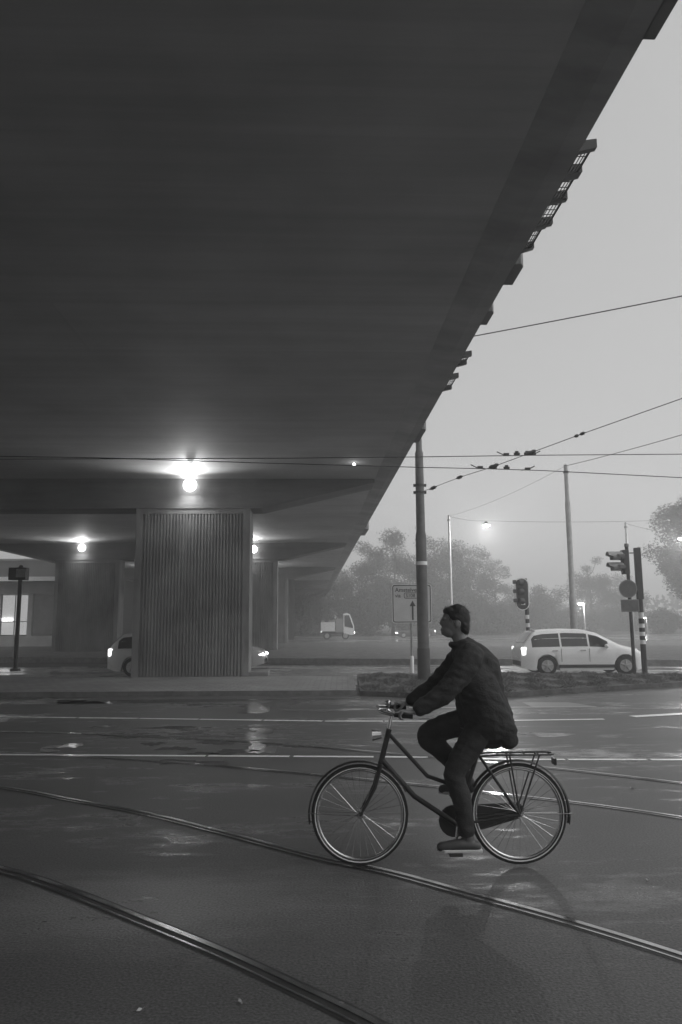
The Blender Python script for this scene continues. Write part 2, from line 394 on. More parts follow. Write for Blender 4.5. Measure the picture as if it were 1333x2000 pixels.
# tram rails let into the road: running rail, groove and guard lip
def rail_mesh(px_pts, parent):
    c = [Vector((*gx(*p), 0)) for p in px_pts]
    a0, a1 = (c[0] - c[1]).normalized(), (c[-1] - c[-2]).normalized()          # carried on past the frame
    st = lambda p, a, q: max(.3, (p - q).length)
    k0, k1 = st(c[0], a0, c[1]), st(c[-1], a1, c[-2])
    def run_on(p, a, k):
        out, d = [], 0.0
        while d < 24: d += k; out.append(p + a * d); k *= 1.5
        return out
    c = spline(run_on(c[0], a0, k0)[::-1] + c + run_on(c[-1], a1, k1), 8)
    def strip(o0, o1, z):
        vs = []
        for i, p in enumerate(c):
            t = (c[min(i + 1, len(c) - 1)] - c[max(i - 1, 0)]).normalized(); nn = Vector((-t.y, t.x, 0))
            vs += [p + nn * o0 + Vector((0, 0, z)), p + nn * o1 + Vector((0, 0, z))]
        return vs, [(2 * i, 2 * i + 1, 2 * i + 3, 2 * i + 2) for i in range(len(c) - 1)]
    b = MB(); b.add(*strip(-.005, .032, .008)); b.add(*strip(-.060, -.046, .007))
    r = b.build('rail', M['steel'], parent, fixn=False)
    e = MB(); e.add(*strip(-.045, -.005, .004)); e.add(*strip(.032, .052, .003)); e.add(*strip(-.082, -.060, .003))
    e.build('groove', M['groove'], r, fixn=False)
    for o in [r] + list(r.children):
        if o.data.polygons[0].normal.z < 0: o.data.flip_normals()
tA = thing('tram_track', (0, 0, 0), 'near pair of grooved steel tram rails curving across the wet road under the bicycle', 'tram track')
rail_mesh([(-260, 1640), (0, 1697), (130, 1738), (270, 1793), (430, 1858), (560, 1918), (700, 1985), (860, 2070)], tA)
rail_mesh([(-300, 1500), (0, 1537), (140, 1562), (290, 1590), (440, 1627), (620, 1674), (760, 1703), (900, 1741), (1100, 1796), (1333, 1868), (1600, 1962)], tA)
tB = thing('tram_track', (0, 0, 0), 'far pair of tram rails running between the two broken white lines', 'tram track')
rail_mesh([(-300, 1462), (0, 1470), (150, 1477), (350, 1490), (530, 1505), (800, 1531), (950, 1548), (1150, 1571), (1333, 1597), (1600, 1640)], tB)
rail_mesh([(-300, 1425), (40, 1430), (170, 1434), (300, 1440), (500, 1450), (640, 1461), (830, 1478), (1080, 1501), (1333, 1530), (1600, 1565)], tB)

# grass blades on the verge
def inpoly(x, y, P):
    c = False
    for i in range(len(P)):
        (x1, y1), (x2, y2) = P[i - 1], P[i]
        if (y1 > y) != (y2 > y) and x < (x2 - x1) * (y - y1) / (y2 - y1) + x1: c = not c
    return c
b = MB(); xs = [p[0] for p in ginner]; ys = [p[1] for p in ginner]
cnt = 0
while cnt < 30000:
    x, y = rnd.uniform(min(xs), max(xs)), rnd.uniform(min(ys), max(ys))
    y -= .16
    off_ = not inpoly(x, y, ginner)
    if off_ and (rnd.random() < .6 or not inpoly(x, y + .22, ginner)): continue
    cl = math.sin(x * 3.1 + y * 2.3) + math.sin(x * 7.7 - y * 1.9)
    if rnd.random() > .50 + .25 * cl: continue
    y0_ = y
    h = rnd.uniform(.02, .085) * (1.0 + .35 * cl) * (.6 if rnd.random() < .5 else 1); a = rnd.uniform(0, 6.28); wd = .0045
    lx, ly = rnd.gauss(0, .07), rnd.gauss(0, .07); dx, dy = math.cos(a) * wd, math.sin(a) * wd; z = rnd.uniform(0, ISL * .7) if off_ else ISL - .006
    b.add([(x - dx, y - dy, z), (x + dx, y + dy, z), (x + dx * .7 + lx * .4, y + dy * .7 + ly * .4, z + h * .6), (x + lx, y + ly, z + h)], [(0, 1, 2), (0, 2, 3)]); cnt += 1
tag(b.build('grass', M['grass'], fixn=False), 'short rough grass on the traffic island', None, None, 'stuff')

# ------------------------------------------------------------------ the overpass
PF = G(371, 1322, ISL)                      # foot of the near pillar, middle of its front
EDGE_Z = 6.28; SOF = 6.36; CAPB = 5.40
e0, e1 = G(1255, 79, EDGE_Z), G(700, 1055, EDGE_Z)
bdir = (e1 - e0).normalized(); BYAW = math.atan2(-bdir.x, bdir.y)
bridge = thing('overpass_bridge', (PF.x, PF.y, 0), 'wide dark concrete road overpass on ribbed pillars filling the upper left', 'bridge', rz=BYAW)
BMX = Matrix.Translation((PF.x, PF.y, 0)) @ Matrix.Rotation(BYAW, 4, 'Z'); BIN = BMX.inverted()
bl = lambda p: BIN @ Vector(p)
XE = bl(e0).x                               # right edge, local
PW, PT = 3.62, 1.2
LP_X = bl(D(162, 1200, 41.8)).x             # second pillar of each pier
XL = LP_X - PW / 2 - (XE - PW / 2)
Y0, Y1 = -62, 200
PITCH_Y = 19.3
db = MB()
db.box(((XE + XL) / 2, (Y0 + Y1) / 2, SOF + .5), (XE - XL - 1.1, Y1 - Y0, 1.0))
db.build('deck', M['soffit'], bridge)
for sx, x in ((1, XE), (-1, XL)):
    eb = MB(); eb.extrude([(x, Y0, EDGE_Z), (x, Y0, EDGE_Z + 1.25), (x - sx * .55, Y0, EDGE_Z + 1.25), (x - sx * .55, Y0, SOF - .004), (x - sx * .2, Y0, EDGE_Z)], (0, Y1 - Y0, 0))
    eb.build('edge_beam', M['edge'], bridge)
    pb = MB()
    for k in range(int((Y1 - Y0) / 2)): pb.box((x - sx * .3, Y0 + 1 + 2 * k, EDGE_Z + 1.65), (.06, .06, .8))
    for zz in (1.55, 1.8, 2.03): pb.box((x - sx * .3, (Y0 + Y1) / 2, EDGE_Z + zz), (.05, Y1 - Y0, .05))
    pb.build('railing', M['grey'], bridge)
def ribbed_pillar(name, x, y, zb, label=None):
    """shaft with vertical fins; front face at y"""
    m = MB(); zt = CAPB; fd = .055
    m.box((x, y + PT / 2, (zb + zt) / 2), (PW - 2 * fd, PT - 2 * fd, zt - zb))
    m.box((x, y + PT / 2, zt - .09), (PW, PT, .176))
    for sx in (-1, 1):                       # smooth margins at the corners
        m.box((x + sx * (PW / 2 - .11), y + PT / 2, (zb + zt - .178) / 2), (.219, PT - .002, zt - .178 - zb))
    n = 31; x0 = x - PW / 2 + .26; st = (PW - .52) / n
    for k in range(n):
        cx = x0 + st * (k + .5)
        for sy in (0, 1):
            yf = y if sy == 0 else y + PT; s = 1 if sy == 0 else -1
            m.extrude([(cx - st * .36, yf + s * (fd + .01), zb), (cx - st * .24, yf + s * .003, zb), (cx + st * .24, yf + s * .003, zb), (cx + st * .36, yf + s * (fd + .01), zb)], (0, 0, zt - .178 - zb))
    o = m.build(name, M['pillar'], bridge); 
    if label: o['label'] = label
    return o
for k in range(-3, 6):
    y = k * PITCH_Y
    if k < 0: y -= 8
    cm = MB()
    xr, xl = PW / 2 + .35, LP_X - PW / 2 - .35
    cm.extrude([(xl, y - .02, CAPB), (xr, y - .02, CAPB), (XE - .56, y - .02, SOF - .12), (XE - .56, y - .02, SOF - .001), (XL + .56, y - .02, SOF - .001), (XL + .56, y - .02, SOF - .12)], (0, PT + .04, 0))
    cm.build('cap_beam', M['cap'], bridge)
    wy = (BMX @ Vector((0, y, 0))).y
    zb = ISL - .006 if k == 0 else (.234 if k == 1 else 0.0)
    if k == 2: zb = .094
    for x, nm in ((0, 'right'), (LP_X, 'left')):
        lab = {(0, 0): 'big ribbed concrete pillar nearest the camera, with a round lamp above it',
               (1, 0): 'ribbed pillar behind the right edge of the nearest pillar',
               (1, LP_X): 'ribbed pillar at the left under a round lamp, one bay farther back'}.get((k, x))
        ribbed_pillar('pillar', x, y, zb, lab)
pl = MB(); pl.box((PW / 2 + .30, .55, ISL + .055), (.62, 1.0, .13)); pl.build('plinth', M['cap'], bridge, bevel=.015)
# boxes and grating brackets along the edge
def edge_y(py):
    """local distance along the edge of the place where the edge crosses photo row py"""
    px = 1255 - .5686 * (py - 79); return bl(G(px, py, EDGE_Z)).y
for (pa, pb_, out) in ((-25, 78, .10), (515, 557, .13), (607, 635, .10), (838, 865, .13), (1033, 1046, .22)):
    ya, yb = edge_y(pa), edge_y(pb_); m = MB()
    m.extrude([(XE - .02, ya + .03, EDGE_Z), (XE + out * .6, ya, EDGE_Z), (XE + out, ya + .09, EDGE_Z), (XE + out, yb, EDGE_Z), (XE - .02, yb, EDGE_Z)], (0, 0, .55))
    m.build('drain_box', M['cap'], bridge, bevel=.01)
def grating(pa, pb_, wd):
    ya, yb = edge_y(pa), edge_y(pb_); m = MB(); z = EDGE_Z + .05
    x0, x1 = XE + .002, XE + wd
    m.box((x1, (ya + yb) / 2, z), (.018, yb - ya, .02)); 
    n = max(3, int((yb - ya) / .10))
    for i in range(n + 1): m.box(((x0 + x1) / 2, lerp(ya, yb, i / n), z), (x1 - x0, .010, .006))
    for j in range(1, 4): m.box((lerp(x0, x1, j / 4), (ya + yb) / 2, z), (.008, yb - ya, .006))
    o = m.build('grating', M['black'], bridge)
    for yy in (ya, yb):
        g = MB(); g.extrude([(XE - .01, yy - .02, z - .05), (x1 + .05, yy - .02, z + .0), (x1 + .05, yy - .02, z + .09), (XE - .01, yy - .02, z + .06)], (0, .07, 0)); g.build('gusset', M['black'], o)
for args in ((298, 345, .13), (352, 395, .13), (398, 445, .15), (450, 492, .10), (700, 716, .13), (742, 764, .13)): grating(*args)

# wall lamps on the cap beams
def wall_lamp(wp, label, watts, r=.22):
    t = thing('wall_lamp', wp, label, 'lamp', 'round lamps on the cap beams'); t.rotation_euler = (0, 0, BYAW)
    h = MB(); h.tube([(0, 0, 0), (0, -.06, 0)], r * .8, 24); h.build('housing', M['grey'], t, True)
    g = MB(); g.ball((0, -.07, 0), (r * .95, .07, r * .95), 20, 12); g.build('lens', M['lamp_glass'], t, True)
    lamp_light('lamp_light', (0, -.36, -.03), 4, .12, t)
    for aim, size, flat, pw in ((97, 150, .095, 40), (12, 130, 1, 5.2)):      # a flat fan out under the deck and a wash down the pillar
        l = bpy.data.lights.new('lamp_beam', 'SPOT'); l.energy = watts * pw; l.spot_size = R_(size); l.spot_blend = 1.0; l.shadow_soft_size = .12
        o = bpy.data.objects.new('lamp_beam', l); col.objects.link(o); o.parent = t; o.location = (0, -.22, 0); o.rotation_euler = (R_(aim), 0, R_(180)); o.scale = (1, flat, 1)
    return t
def on_cap(px, py, y):
    """point of the photo carried onto the front of the cap beam at local y"""
    r = ray(px, py); o = BIN @ CAM; d = BIN.to_3x3() @ r; return BMX @ (o + d * ((y - .02 - o.y) / d.y))
wall_lamp(on_cap(372, 948, 0), 'bright round lamp on the cap beam above the nearest ribbed pillar', 17)
wall_lamp(on_cap(161, 1070, PITCH_Y), 'round lamp on the cap beam above the left pillar', 14)
wall_lamp(on_cap(496, 1073, PITCH_Y), 'round lamp just right of the nearest pillar, on the second cap beam', 12)
wall_lamp(BMX @ Vector((0, 2 * PITCH_Y - .02, 5.85)), 'round lamp on the third cap beam, mostly hidden by the pillars in front', 12)
wall_lamp(BMX @ Vector((LP_X, 2 * PITCH_Y - .02, 5.85)), 'far round lamp behind the left pillar on the third cap beam', 12)
def soffit_lamp(px, py, label, r, mm):
    p = G(px, py, SOF); p.z = SOF
    t = thing('ceiling_lamp', p, label, 'lamp', 'small lamps under the deck')
    b = MB(); b.tube([(0, 0, 0), (0, 0, -.02)], r * .6, 16); b.build('housing', M['grey'], t, True)
    g = MB(); g.tube([(0, 0, -.02), (0, 0, -.035), (0, 0, -.075), (0, 0, -.09)], [r * .45, r * .6, r, r * .8], 16); g.build('lens', mm, t, True)
    lamp_light('lamp_light', (0, 0, -.30), 450 * r * r, .08, t)
soffit_lamp(372, 904, 'small bell shaped lamp under the deck just above the brightest round lamp', .12, M['lamp_small'])
soffit_lamp(692, 903, 'tiny lamp under the deck near its right edge', .05, M['lamp_small'])

# ------------------------------------------------------------------ abutment and station behind the bridge
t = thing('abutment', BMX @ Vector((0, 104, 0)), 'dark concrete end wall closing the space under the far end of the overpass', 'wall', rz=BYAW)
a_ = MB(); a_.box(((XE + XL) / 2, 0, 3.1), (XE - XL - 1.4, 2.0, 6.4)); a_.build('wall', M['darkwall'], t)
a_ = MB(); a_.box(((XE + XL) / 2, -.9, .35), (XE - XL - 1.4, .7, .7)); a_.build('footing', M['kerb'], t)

def station():
    p = G(-60, 1262, .1); p = D(-60, 1240, 58); t = thing('station_hall', (p.x, p.y, 0), 'pale station building with lit windows beyond the left pillar', 'building')
    # local x runs right; front at y = 0
    W0, W1 = -16, 7.2
    b = MB(); b.box(((W0 + W1) / 2, 3, .45), (W1 - W0, 6, .9)); b.box(((W0 + W1) / 2, 3, 4.6), (W1 - W0, 6, .9)); b.box(((W0 + W1) / 2, 5.9, 2.5), (W1 - W0 - .01, .2, 3.3))
    b.build('wall', M['wall'], t)
    r = MB(); r.box(((W0 + W1) / 2, 2.2, 5.17), (W1 - W0 + 1.6, 9.2, .24)); r.build('roof', M['kerb'], t)
    f = MB(); f.box(((W0 + W1) / 2, -2.44, 5.16), (W1 - W0 + 1.66, .08, .32)); f.build('fascia', M['white'], t)
    for x in (W0 + .3, -9, -4.4, -1.2, 2.05, 4.6, W1 - .2):
        c = MB(); c.box((x, .2, 2.52), (.36, .36, 3.24)); c.build('column', M['wall'], t)
    for x0, x1, hot in ((-8.8, -4.6, 0), (-4.2, -1.4, 0), (-1.0, 1.85, 1), (2.25, 4.4, 1)):
        w_ = MB(); w_.box(((x0 + x1) / 2, .35, 2.52), (x1 - x0, .04, 3.2)); o = w_.build('window', M['window_lit'] if hot else M['glass'], t)
        fr = MB()
        for xx in (x0 + .03, (x0 + x1) / 2, x1 - .03): fr.box((xx, .31, 2.52), (.06, .06, 3.2))
        for zz in (.95, 2.0, 4.08): fr.box(((x0 + x1) / 2, .29, zz), (x1 - x0, .05, .06))
        fr.build('frame', M['dark'], o)
    for x, z, w_, h in ((.25, 3.3, .42, .9), (.25, 2.35, .45, .35), (1.1, 1.85, 1.0, .14), (2.8, 2.15, .8, .22), (.75, 1.55, .16, .45)):
        q = MB(); q.box((x, .20, z), (w_, .06, h)); q.build('light_panel', M['window_hot'], t)
station()
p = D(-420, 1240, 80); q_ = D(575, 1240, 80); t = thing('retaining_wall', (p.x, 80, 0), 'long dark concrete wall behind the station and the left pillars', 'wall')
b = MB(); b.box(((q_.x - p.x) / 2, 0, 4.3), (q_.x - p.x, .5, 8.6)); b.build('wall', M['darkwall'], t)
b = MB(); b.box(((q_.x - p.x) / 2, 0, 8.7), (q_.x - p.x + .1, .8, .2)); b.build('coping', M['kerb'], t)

# ------------------------------------------------------------------ masts, wires and lamps
mp_ = G(829, 1328, ISL)
def zat(px, py, d): return D(px, py, d).z
t = thing('tram_mast', (mp_.x, mp_.y, ISL - .01), 'tall dark steel mast with a pale ring standing on the grass beside the road sign', 'mast')
md = mp_.y; pxm = 1 / 1444 * md
Z = lambda py: zat(822, py, md) - ISL + .01
b = MB(); rows = [(1328, 11.5), (1262, 11.3), (1105, 10.8), (1046, 10.5), (1038, 8.8), (885, 8.0), (880, 6.3), (852, 5.8), (838, 5.2)]
b.tube([(0, 0, max(0, Z(y))) for y, r in rows], [r * pxm for y, r in rows], 20); b.tube([(0, 0, Z(838)), (0, 0, Z(834))], [7 * pxm, 4 * pxm], 16)
b.build('pole', M['mast'], t, True)
b = MB(); b.tube([(0, 0, 0), (0, 0, Z(1268)), (0, 0, Z(1266))], [12.6 * pxm, 12.2 * pxm, 11.6 * pxm], 20); b.build('sleeve', M['mast_dark'], t, True)
b = MB(); b.tube([(0, 0, Z(1104)), (0, 0, Z(1097))], 11.3 * pxm, 20); b.build('ring', M['white'], t, True)
for yy in (948, 962):
    b = MB(); b.tube([(0, 0, Z(yy + 2)), (0, 0, Z(yy - 2))], 9.6 * pxm, 16)
    for sx in (-1, 1): b.box((sx * 10.8 * pxm, 0, Z(yy)), (4 * pxm, .05, 5.5 * pxm))
    b.build('clamp', M['black'], t, True)
b = MB(); b.box((-.02 - 9.2 * pxm, -.08, Z(1032)), (.05, .03, .04)); b.build('reflector', M['white'], t)
def pole(name, px, py_top, d, rb, rt, zb, label, m, group='catenary and lamp masts', steps=()):
    p = D(px, py_top, d); t = thing(name, (p.x, d, zb), label, 'mast', group)
    b = MB(); h = p.z - zb; pts = [(0, 0, 0)]; rs = [rb]
    for f, r in steps: pts += [(0, 0, h * f), (0, 0, h * f + .05)]; rs += [rs[-1] * .97, r]
    pts.append((0, 0, h)); rs.append(rt); b.tube(pts, rs, 14); b.build('shaft', m, t, True)
    c = MB(); c.tube([(0, 0, h), (0, 0, h + .06)], [rt * 1.2, rt * .6], 12); c.build('cap', M['dark'], t, True)
    c = MB(); c.tube([(0, 0, h - .35), (0, 0, h - .25)], rt * 1.5, 12); c.build('clamp', M['dark'], t, True)
    return p
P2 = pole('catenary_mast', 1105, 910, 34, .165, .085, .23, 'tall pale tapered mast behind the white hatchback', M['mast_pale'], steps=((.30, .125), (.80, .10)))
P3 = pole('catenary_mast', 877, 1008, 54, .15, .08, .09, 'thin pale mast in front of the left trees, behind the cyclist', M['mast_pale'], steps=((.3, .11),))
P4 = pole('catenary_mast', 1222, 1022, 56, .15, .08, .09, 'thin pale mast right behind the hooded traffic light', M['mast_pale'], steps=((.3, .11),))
def wire(name, pts, r, label, cat='wire', group=None):
    c = Vector(pts[0]); t = thing(name, c, label, cat, group)
    b = MB(); b.tube([Vector(p) - c for p in pts], r, 6); b.build('strand', M['wire'], t, True)
    return t, c
def sag(a, b, s, n=12): return [a.lerp(b, i / n) - Vector((0, 0, 4 * s * (i / n) * (1 - i / n))) for i in range(n + 1)]
def extend(a, b, ta, tb): d = b - a; return a + d * ta, a + d * tb
# two contact wires crossing under the deck to the right
def fitting(t, c, p, kind, ang=0.0):
    q = p - c; b = MB()
    if kind == 'ear':
        b.box(q + Vector((0, 0, .035)), (.13, .04, .05)); b.box(q + Vector((0, 0, .075)), (.07, .04, .04))
    elif kind == 'horn':
        b.tube([q + Vector((-.15, 0, .0)), q + Vector((.0, 0, .01)), q + Vector((.16, 0, .09))], .012, 6); b.box(q + Vector((0, 0, .03)), (.12, .035, .05))
    elif kind == 'hornl':
        b.tube([q + Vector((.15, 0, .0)), q + Vector((.0, 0, .01)), q + Vector((-.16, 0, .09))], .012, 6); b.box(q + Vector((0.05, 0, .03)), (.12, .035, .05))
    b.build('wire_clip', M['black'], t)
DW = 16.2
a1, a2 = D(-400, 899, DW), D(1900, 882, DW + .5)
t1, c1 = wire('contact_wire', [a1, D(190, 896, DW), D(560, 895, DW), D(810, 892.5, DW), D(1060, 889, DW), D(1333, 887, DW), a2], .0095, 'upper of two level tram wires crossing behind the mast top', group='tram contact wires')
for px, k in ((985, 'hornl'), (1010, 'ear'), (1030, 'ear'), (1042, 'horn')): fitting(t1, c1, D(px, lerp(889.8, 888.6, (px - 985) / 60), DW), k)
t2, c2 = wire('contact_wire', [D(-400, 886, DW), D(190, 894, DW), D(500, 904, DW), D(810, 912.5, DW), D(950, 915.5, DW), D(1060, 919, DW), D(1333, 933, DW), D(1900, 966, DW)], .0095, 'lower of two level tram wires sloping down to the right behind the mast', group='tram contact wires')
for px, k in ((934, 'hornl'), (965, 'ear'), (990, 'ear'), (1031, 'horn')): fitting(t2, c2, D(px, prof([(810, 912.5), (950, 915.5), (1060, 919)], px), DW), k)
# span wire from the mast up to the right over the contact wires
sA = Vector((mp_.x, md, zat(826, 962, md))); sB = D(1038, 884, DW - .2); sC = D(1333, 778, 12.5); sD = D(1900, 560, 9)
sM = D(965, 911, DW - .1)
t3, c3 = wire('span_wire', [sA, D(900, 931.5, 18.3), sM, sB, D(1130, 850, 14.8), sC, sD], .008, 'thin span wire rising from the dark mast to the upper right, carrying small insulators')
def bead(t, c, a, b_, r, nm='insulator', m='black'):
    q = MB(); a, b_ = a - c, b_ - c; d = b_ - a
    q.tube([a, a + d * .2, a + d * .3, a + d * .7, a + d * .8, b_], [r * .4, r * .5, r, r, r * .5, r * .4], 8); q.build(nm, M[m], t, True)
bead(t3, c3, D(840, 956, 20.4), D(853, 950, 20.0), .05)
bead(t3, c3, D(892, 934.6, 18.6), D(904, 930, 18.2), .045)
bead(t3, c3, D(1122, 853, 14.9), D(1131, 849.8, 14.8), .035); bead(t3, c3, D(1133, 848.8, 14.8), D(1143, 845, 14.6), .035)
for px, py, wpy in ((965, 911, 915), (1038, 884, 888.7)):        # hangers where the span wire meets the contact wires
    q = MB(); a = D(px - 9, py + 2, DW - .15) - c3; b_ = D(px + 9, py - 4, DW - .15) - c3; m_ = (a + b_) / 2
    q.tube([a, a.lerp(m_, .5), m_, m_.lerp(b_, .5), b_], [.022, .045, .03, .045, .022], 8)
    q.tube([m_ + Vector((-.05, 0, 0)), D(px, wpy, DW - .05) - c3], [.03, .02], 6); q.tube([m_ + Vector((.05, 0, 0)), D(px, wpy, DW - .05) - c3], [.03, .02], 6)
    q.build('hanger', M['black'], t3, True)
wire('guy_wire', sag(D(880, 665, 14), D(1900, 462, 10), .03), .011, 'single thick wire high in the sky coming from the bridge edge')
wire('guy_wire', sag(P2, D(1800, 700, 18), .15), .014, 'thin wire from the top of the tall pale mast up to the right')
wire('guy_wire', sag(P2, P3 + Vector((0, 0, 0)), .25), .007, 'faint wire joining the tops of two pale masts')

def hung_lamp(px, py, d, label, r, watts, start):
    p = D(px, py, d); t = thing('street_lamp', p, label, 'street lamp', 'lit street lamps in the fog')
    b = MB(); b.tube([(0, 0, .30), (0, 0, .16), (0, 0, .05), (0, 0, 0)], [.03, r * .5, r, r * 1.05], 16); b.build('hood', M['grey'], t, True)
    b = MB(); b.ball((0, 0, -.01), (r, r, r * .55), 16, 10); b.build('bulb', M['street_glass'], t, True)
    w_ = MB(); e = start - p; w_.tube(sag(e, Vector((0, 0, .3)), .12), .012, 6); w_.tube(sag(Vector((0, 0, .3)), Vector((14, 1, .4)), .12), .012, 6); w_.build('suspension_wire', M['wire'], t, True)
    lamp_light('street_light', (0, 0, -.35), watts, .15, t)
hung_lamp(950, 1025, 54, 'glowing lamp hung from a wire beside the left mast, against pale fog', .24, 1100, P3)
hung_lamp(1331, 1051, 56, 'glowing lamp at the right border of the photo in front of the tree', .24, 900, P4)
def post_lamp(px, py, d, label, r, watts):
    p = D(px, py, d); t = thing('street_lamp', (p.x, d, 0), label, 'street lamp', 'lit street lamps in the fog')
    b = MB(); b.tube([(.35, 0, 0), (.35, 0, p.z + .1), (.25, 0, p.z + .22), (0, 0, p.z + .2)], [.06, .045, .04, .04], 10); b.build('post', M['mast_pale'], t, True)
    b = MB(); b.tube([(0, 0, p.z + .22), (0, 0, p.z + .05)], [.06, r * 1.1], 14); b.build('hood', M['grey'], t, True)
    b = MB(); b.ball((0, 0, p.z), (r, r, r * .5), 14, 8); b.build('bulb', M['street_glass'], t, True)
    lamp_light('street_light', (0, -.25, p.z - .3), watts, .15, t)
post_lamp(1134, 1179, 78, 'small low street lamp right of the tall pale mast', .26, 450)
post_lamp(80, 1171, 66, 'small street lamp seen between the left post and the left pillar', .15, 60)
post_lamp(1258, 1207, 96, 'faint distant street lamp behind the striped pole', .16, 30)

# ------------------------------------------------------------------ road sign, signals, post
def text_mesh(txt, size, parent, loc, m, name, rx=R_(90)):
    cu = bpy.data.curves.new(name, 'FONT'); cu.body = txt; cu.size = size; cu.extrude = .002; cu.offset = size * .012
    o = bpy.data.objects.new(name, cu); col.objects.link(o)
    dg = bpy.context.evaluated_depsgraph_get(); me = bpy.data.meshes.new_from_object(o.evaluated_get(dg)); me.name = name
    bpy.data.objects.remove(o); me.materials.clear(); me.materials.append(m)
    q = bpy.data.objects.new(name, me); col.objects.link(q); q.parent = parent; q.location = loc; q.rotation_euler = (rx, 0, 0); return q
def rrect(x0, z0, x1, z1, r, n=5):
    out = []
    for cx, cz, a0 in ((x1 - r, z1 - r, 0), (x0 + r, z1 - r, 90), (x0 + r, z0 + r, 180), (x1 - r, z0 + r, 270)):
        out += [(cx + r * math.cos(R_(a0 + 90 * k / n)), cz + r * math.sin(R_(a0 + 90 * k / n))) for k in range(n + 1)]
    return out
def ring_mesh(outer, inner, y0, y1):
    n = len(outer); b = MB()
    b.add([(x, y0, z) for x, z in outer] + [(x, y0, z) for x, z in inner] + [(x, y1, z) for x, z in inner] + [(x, y1, z) for x, z in outer],
          [q for i in range(n) for j in [(i + 1) % n] for q in ((i, j, n + j, n + i), (n + i, n + j, 2 * n + j, 2 * n + i), (3 * n + i, 3 * n + j, j, i), (2 * n + i, 2 * n + j, 3 * n + j, 3 * n + i))])
    return b
sgp = G(806, 1314, ISL); sd_ = sgp.y; k_ = sd_ / 1444
t = thing('road_sign', (sgp.x, sd_, ISL - .01), 'direction sign with a straight arrow and lettering, half hidden by the dark mast', 'road sign')
zz = lambda py: zat(808, py, sd_) - ISL + .01
b = MB(); b.tube([(0, .06, 0), (0, .06, zz(1140))], .038, 12); b.build('post', M['mast_pale'], t, True)
b = MB(); b.tube([(0, .06, 0), (0, .06, zz(1283)), (0, .06, zz(1281))], [.062, .062, .045], 12); b.build('post_sleeve', M['white'], t, True)
sx0, sx1, sz0, sz1 = (770 - 807) * k_, (847 - 807) * k_, zz(1217), zz(1141)
pn = MB(); pn.extrude([(x, 0, z) for x, z in rrect(sx0, sz0, sx1, sz1, .09)], (0, .02, 0)); sp_ = pn.build('panel', M['signblue'], t)
ring_mesh(rrect(sx0 + .02, sz0 + .02, sx1 - .02, sz1 - .02, .08), rrect(sx0 + .05, sz0 + .05, sx1 - .05, sz1 - .05, .06), -.004, .001).build('border', M['black'], sp_)
ring_mesh(rrect(sx0, sz0, sx1, sz1, .09), rrect(sx0 + .019, sz0 + .019, sx1 - .019, sz1 - .019, .08), -.004, .001).build('rim_line', M['white'], sp_)
text_mesh('Amstelveen', .19, sp_, (sx0 + .11, -.001, sz1 - .25), M['black'], 'lettering')
text_mesh('via', .17, sp_, (sx0 + .11, -.001, sz1 - .43), M['black'], 'lettering')
text_mesh('S108', .16, sp_, (sx0 + .46, -.001, sz1 - .425), M['black'], 'lettering')
ring_mesh(rrect(sx0 + .40, sz1 - .47, sx0 + .94, sz1 - .275, .06), rrect(sx0 + .42, sz1 - .45, sx0 + .92, sz1 - .295, .045), -.004, .001).build('number_frame', M['black'], sp_)
ax = (810 - 807) * k_
ar = MB(); ar.extrude([(x + ax, -.004, z) for x, z in ((-.028, zz(1211)), (.028, zz(1211)), (.028, zz(1184)), (.10, zz(1184)), (0, zz(1173)), (-.10, zz(1184)), (-.028, zz(1184)))], (0, .003, 0)); ar.build('arrow', M['black'], sp_)

def striped_pole(t, x0, z0, x1, z1, r, bands, y=0.0):
    """bands: list of (z_from, z_to, material)"""
    for a, b_, m in bands:
        q = MB(); f = lambda z: lerp(x0, x1, (z - z0) / (z1 - z0)); q.tube([(f(a), y, a), (f(b_), y, b_)], r, 14); q.build('pole_band', M[m], t, True)
def hood(mb, c, r, ln, dirx):
    """open half-round visor"""
    vs = []; n = 14
    for k in range(n + 1):
        a = R_(-30 + 240 * k / n)
        for rr, e in ((r, 0), (r, 1), (r * .9, 1), (r * .9, 0)):
            cut = ln * (1.0 if .2 < k / n < .8 else .7)
            vs.append((c[0] + dirx * e * cut, c[1] + rr * math.cos(a), c[2] + rr * math.sin(a)))
    fs = []
    for k in range(n):
        for j in range(4): fs.append((4 * k + j, 4 * k + (j + 1) % 4, 4 * k + 4 + (j + 1) % 4, 4 * k + 4 + j))
    fs += [(0, 1, 2, 3), (4 * n + 3, 4 * n + 2, 4 * n + 1, 4 * n)]
    mb.add(vs, fs)
# signal left of the white car: oval head, striped pole, seen three-quarter
dS = 31.6; ps = D(1035, 1282, dS); kS = dS / 1444
t = thing('traffic_light', (ps.x, dS, .23), 'oval black traffic light on a black and white striped pole behind the white hatchback', 'traffic light')
zs = lambda py: zat(1025, py, dS) - .23
bands = []; zc = 0.0
edges = [1290, 1262, 1252, 1243, 1234, 1225, 1217, 1209, 1201, 1190]
for i, (e0_, e1_) in enumerate(zip(edges, edges[1:])): bands.append((max(0, zs(e0_)), zs(e1_), 'black' if i % 2 == 0 else 'white'))
bands.append((zs(1190), zs(1130), 'black')); striped_pole(t, .0, 0, -.06, zs(1130), .085, bands)
bx, bz0, bz1 = (1023 - 1034) * kS, zs(1192), zs(1129)
hw = .29
oval = rrect(bx - hw, bz0, bx + hw, bz1, hw * .98, 8)
o_ = MB(); o_.extrude([(x, -.16, z) for x, z in oval], (0, .05, 0)); hd = o_.build('backboard', M['black'], t)
inn = rrect(bx - hw + .035, bz0 + .035, bx + hw - .035, bz1 - .035, hw * .98 - .035, 8)
ring_mesh(oval, inn, -.166, -.158).build('border', M['white'], hd)
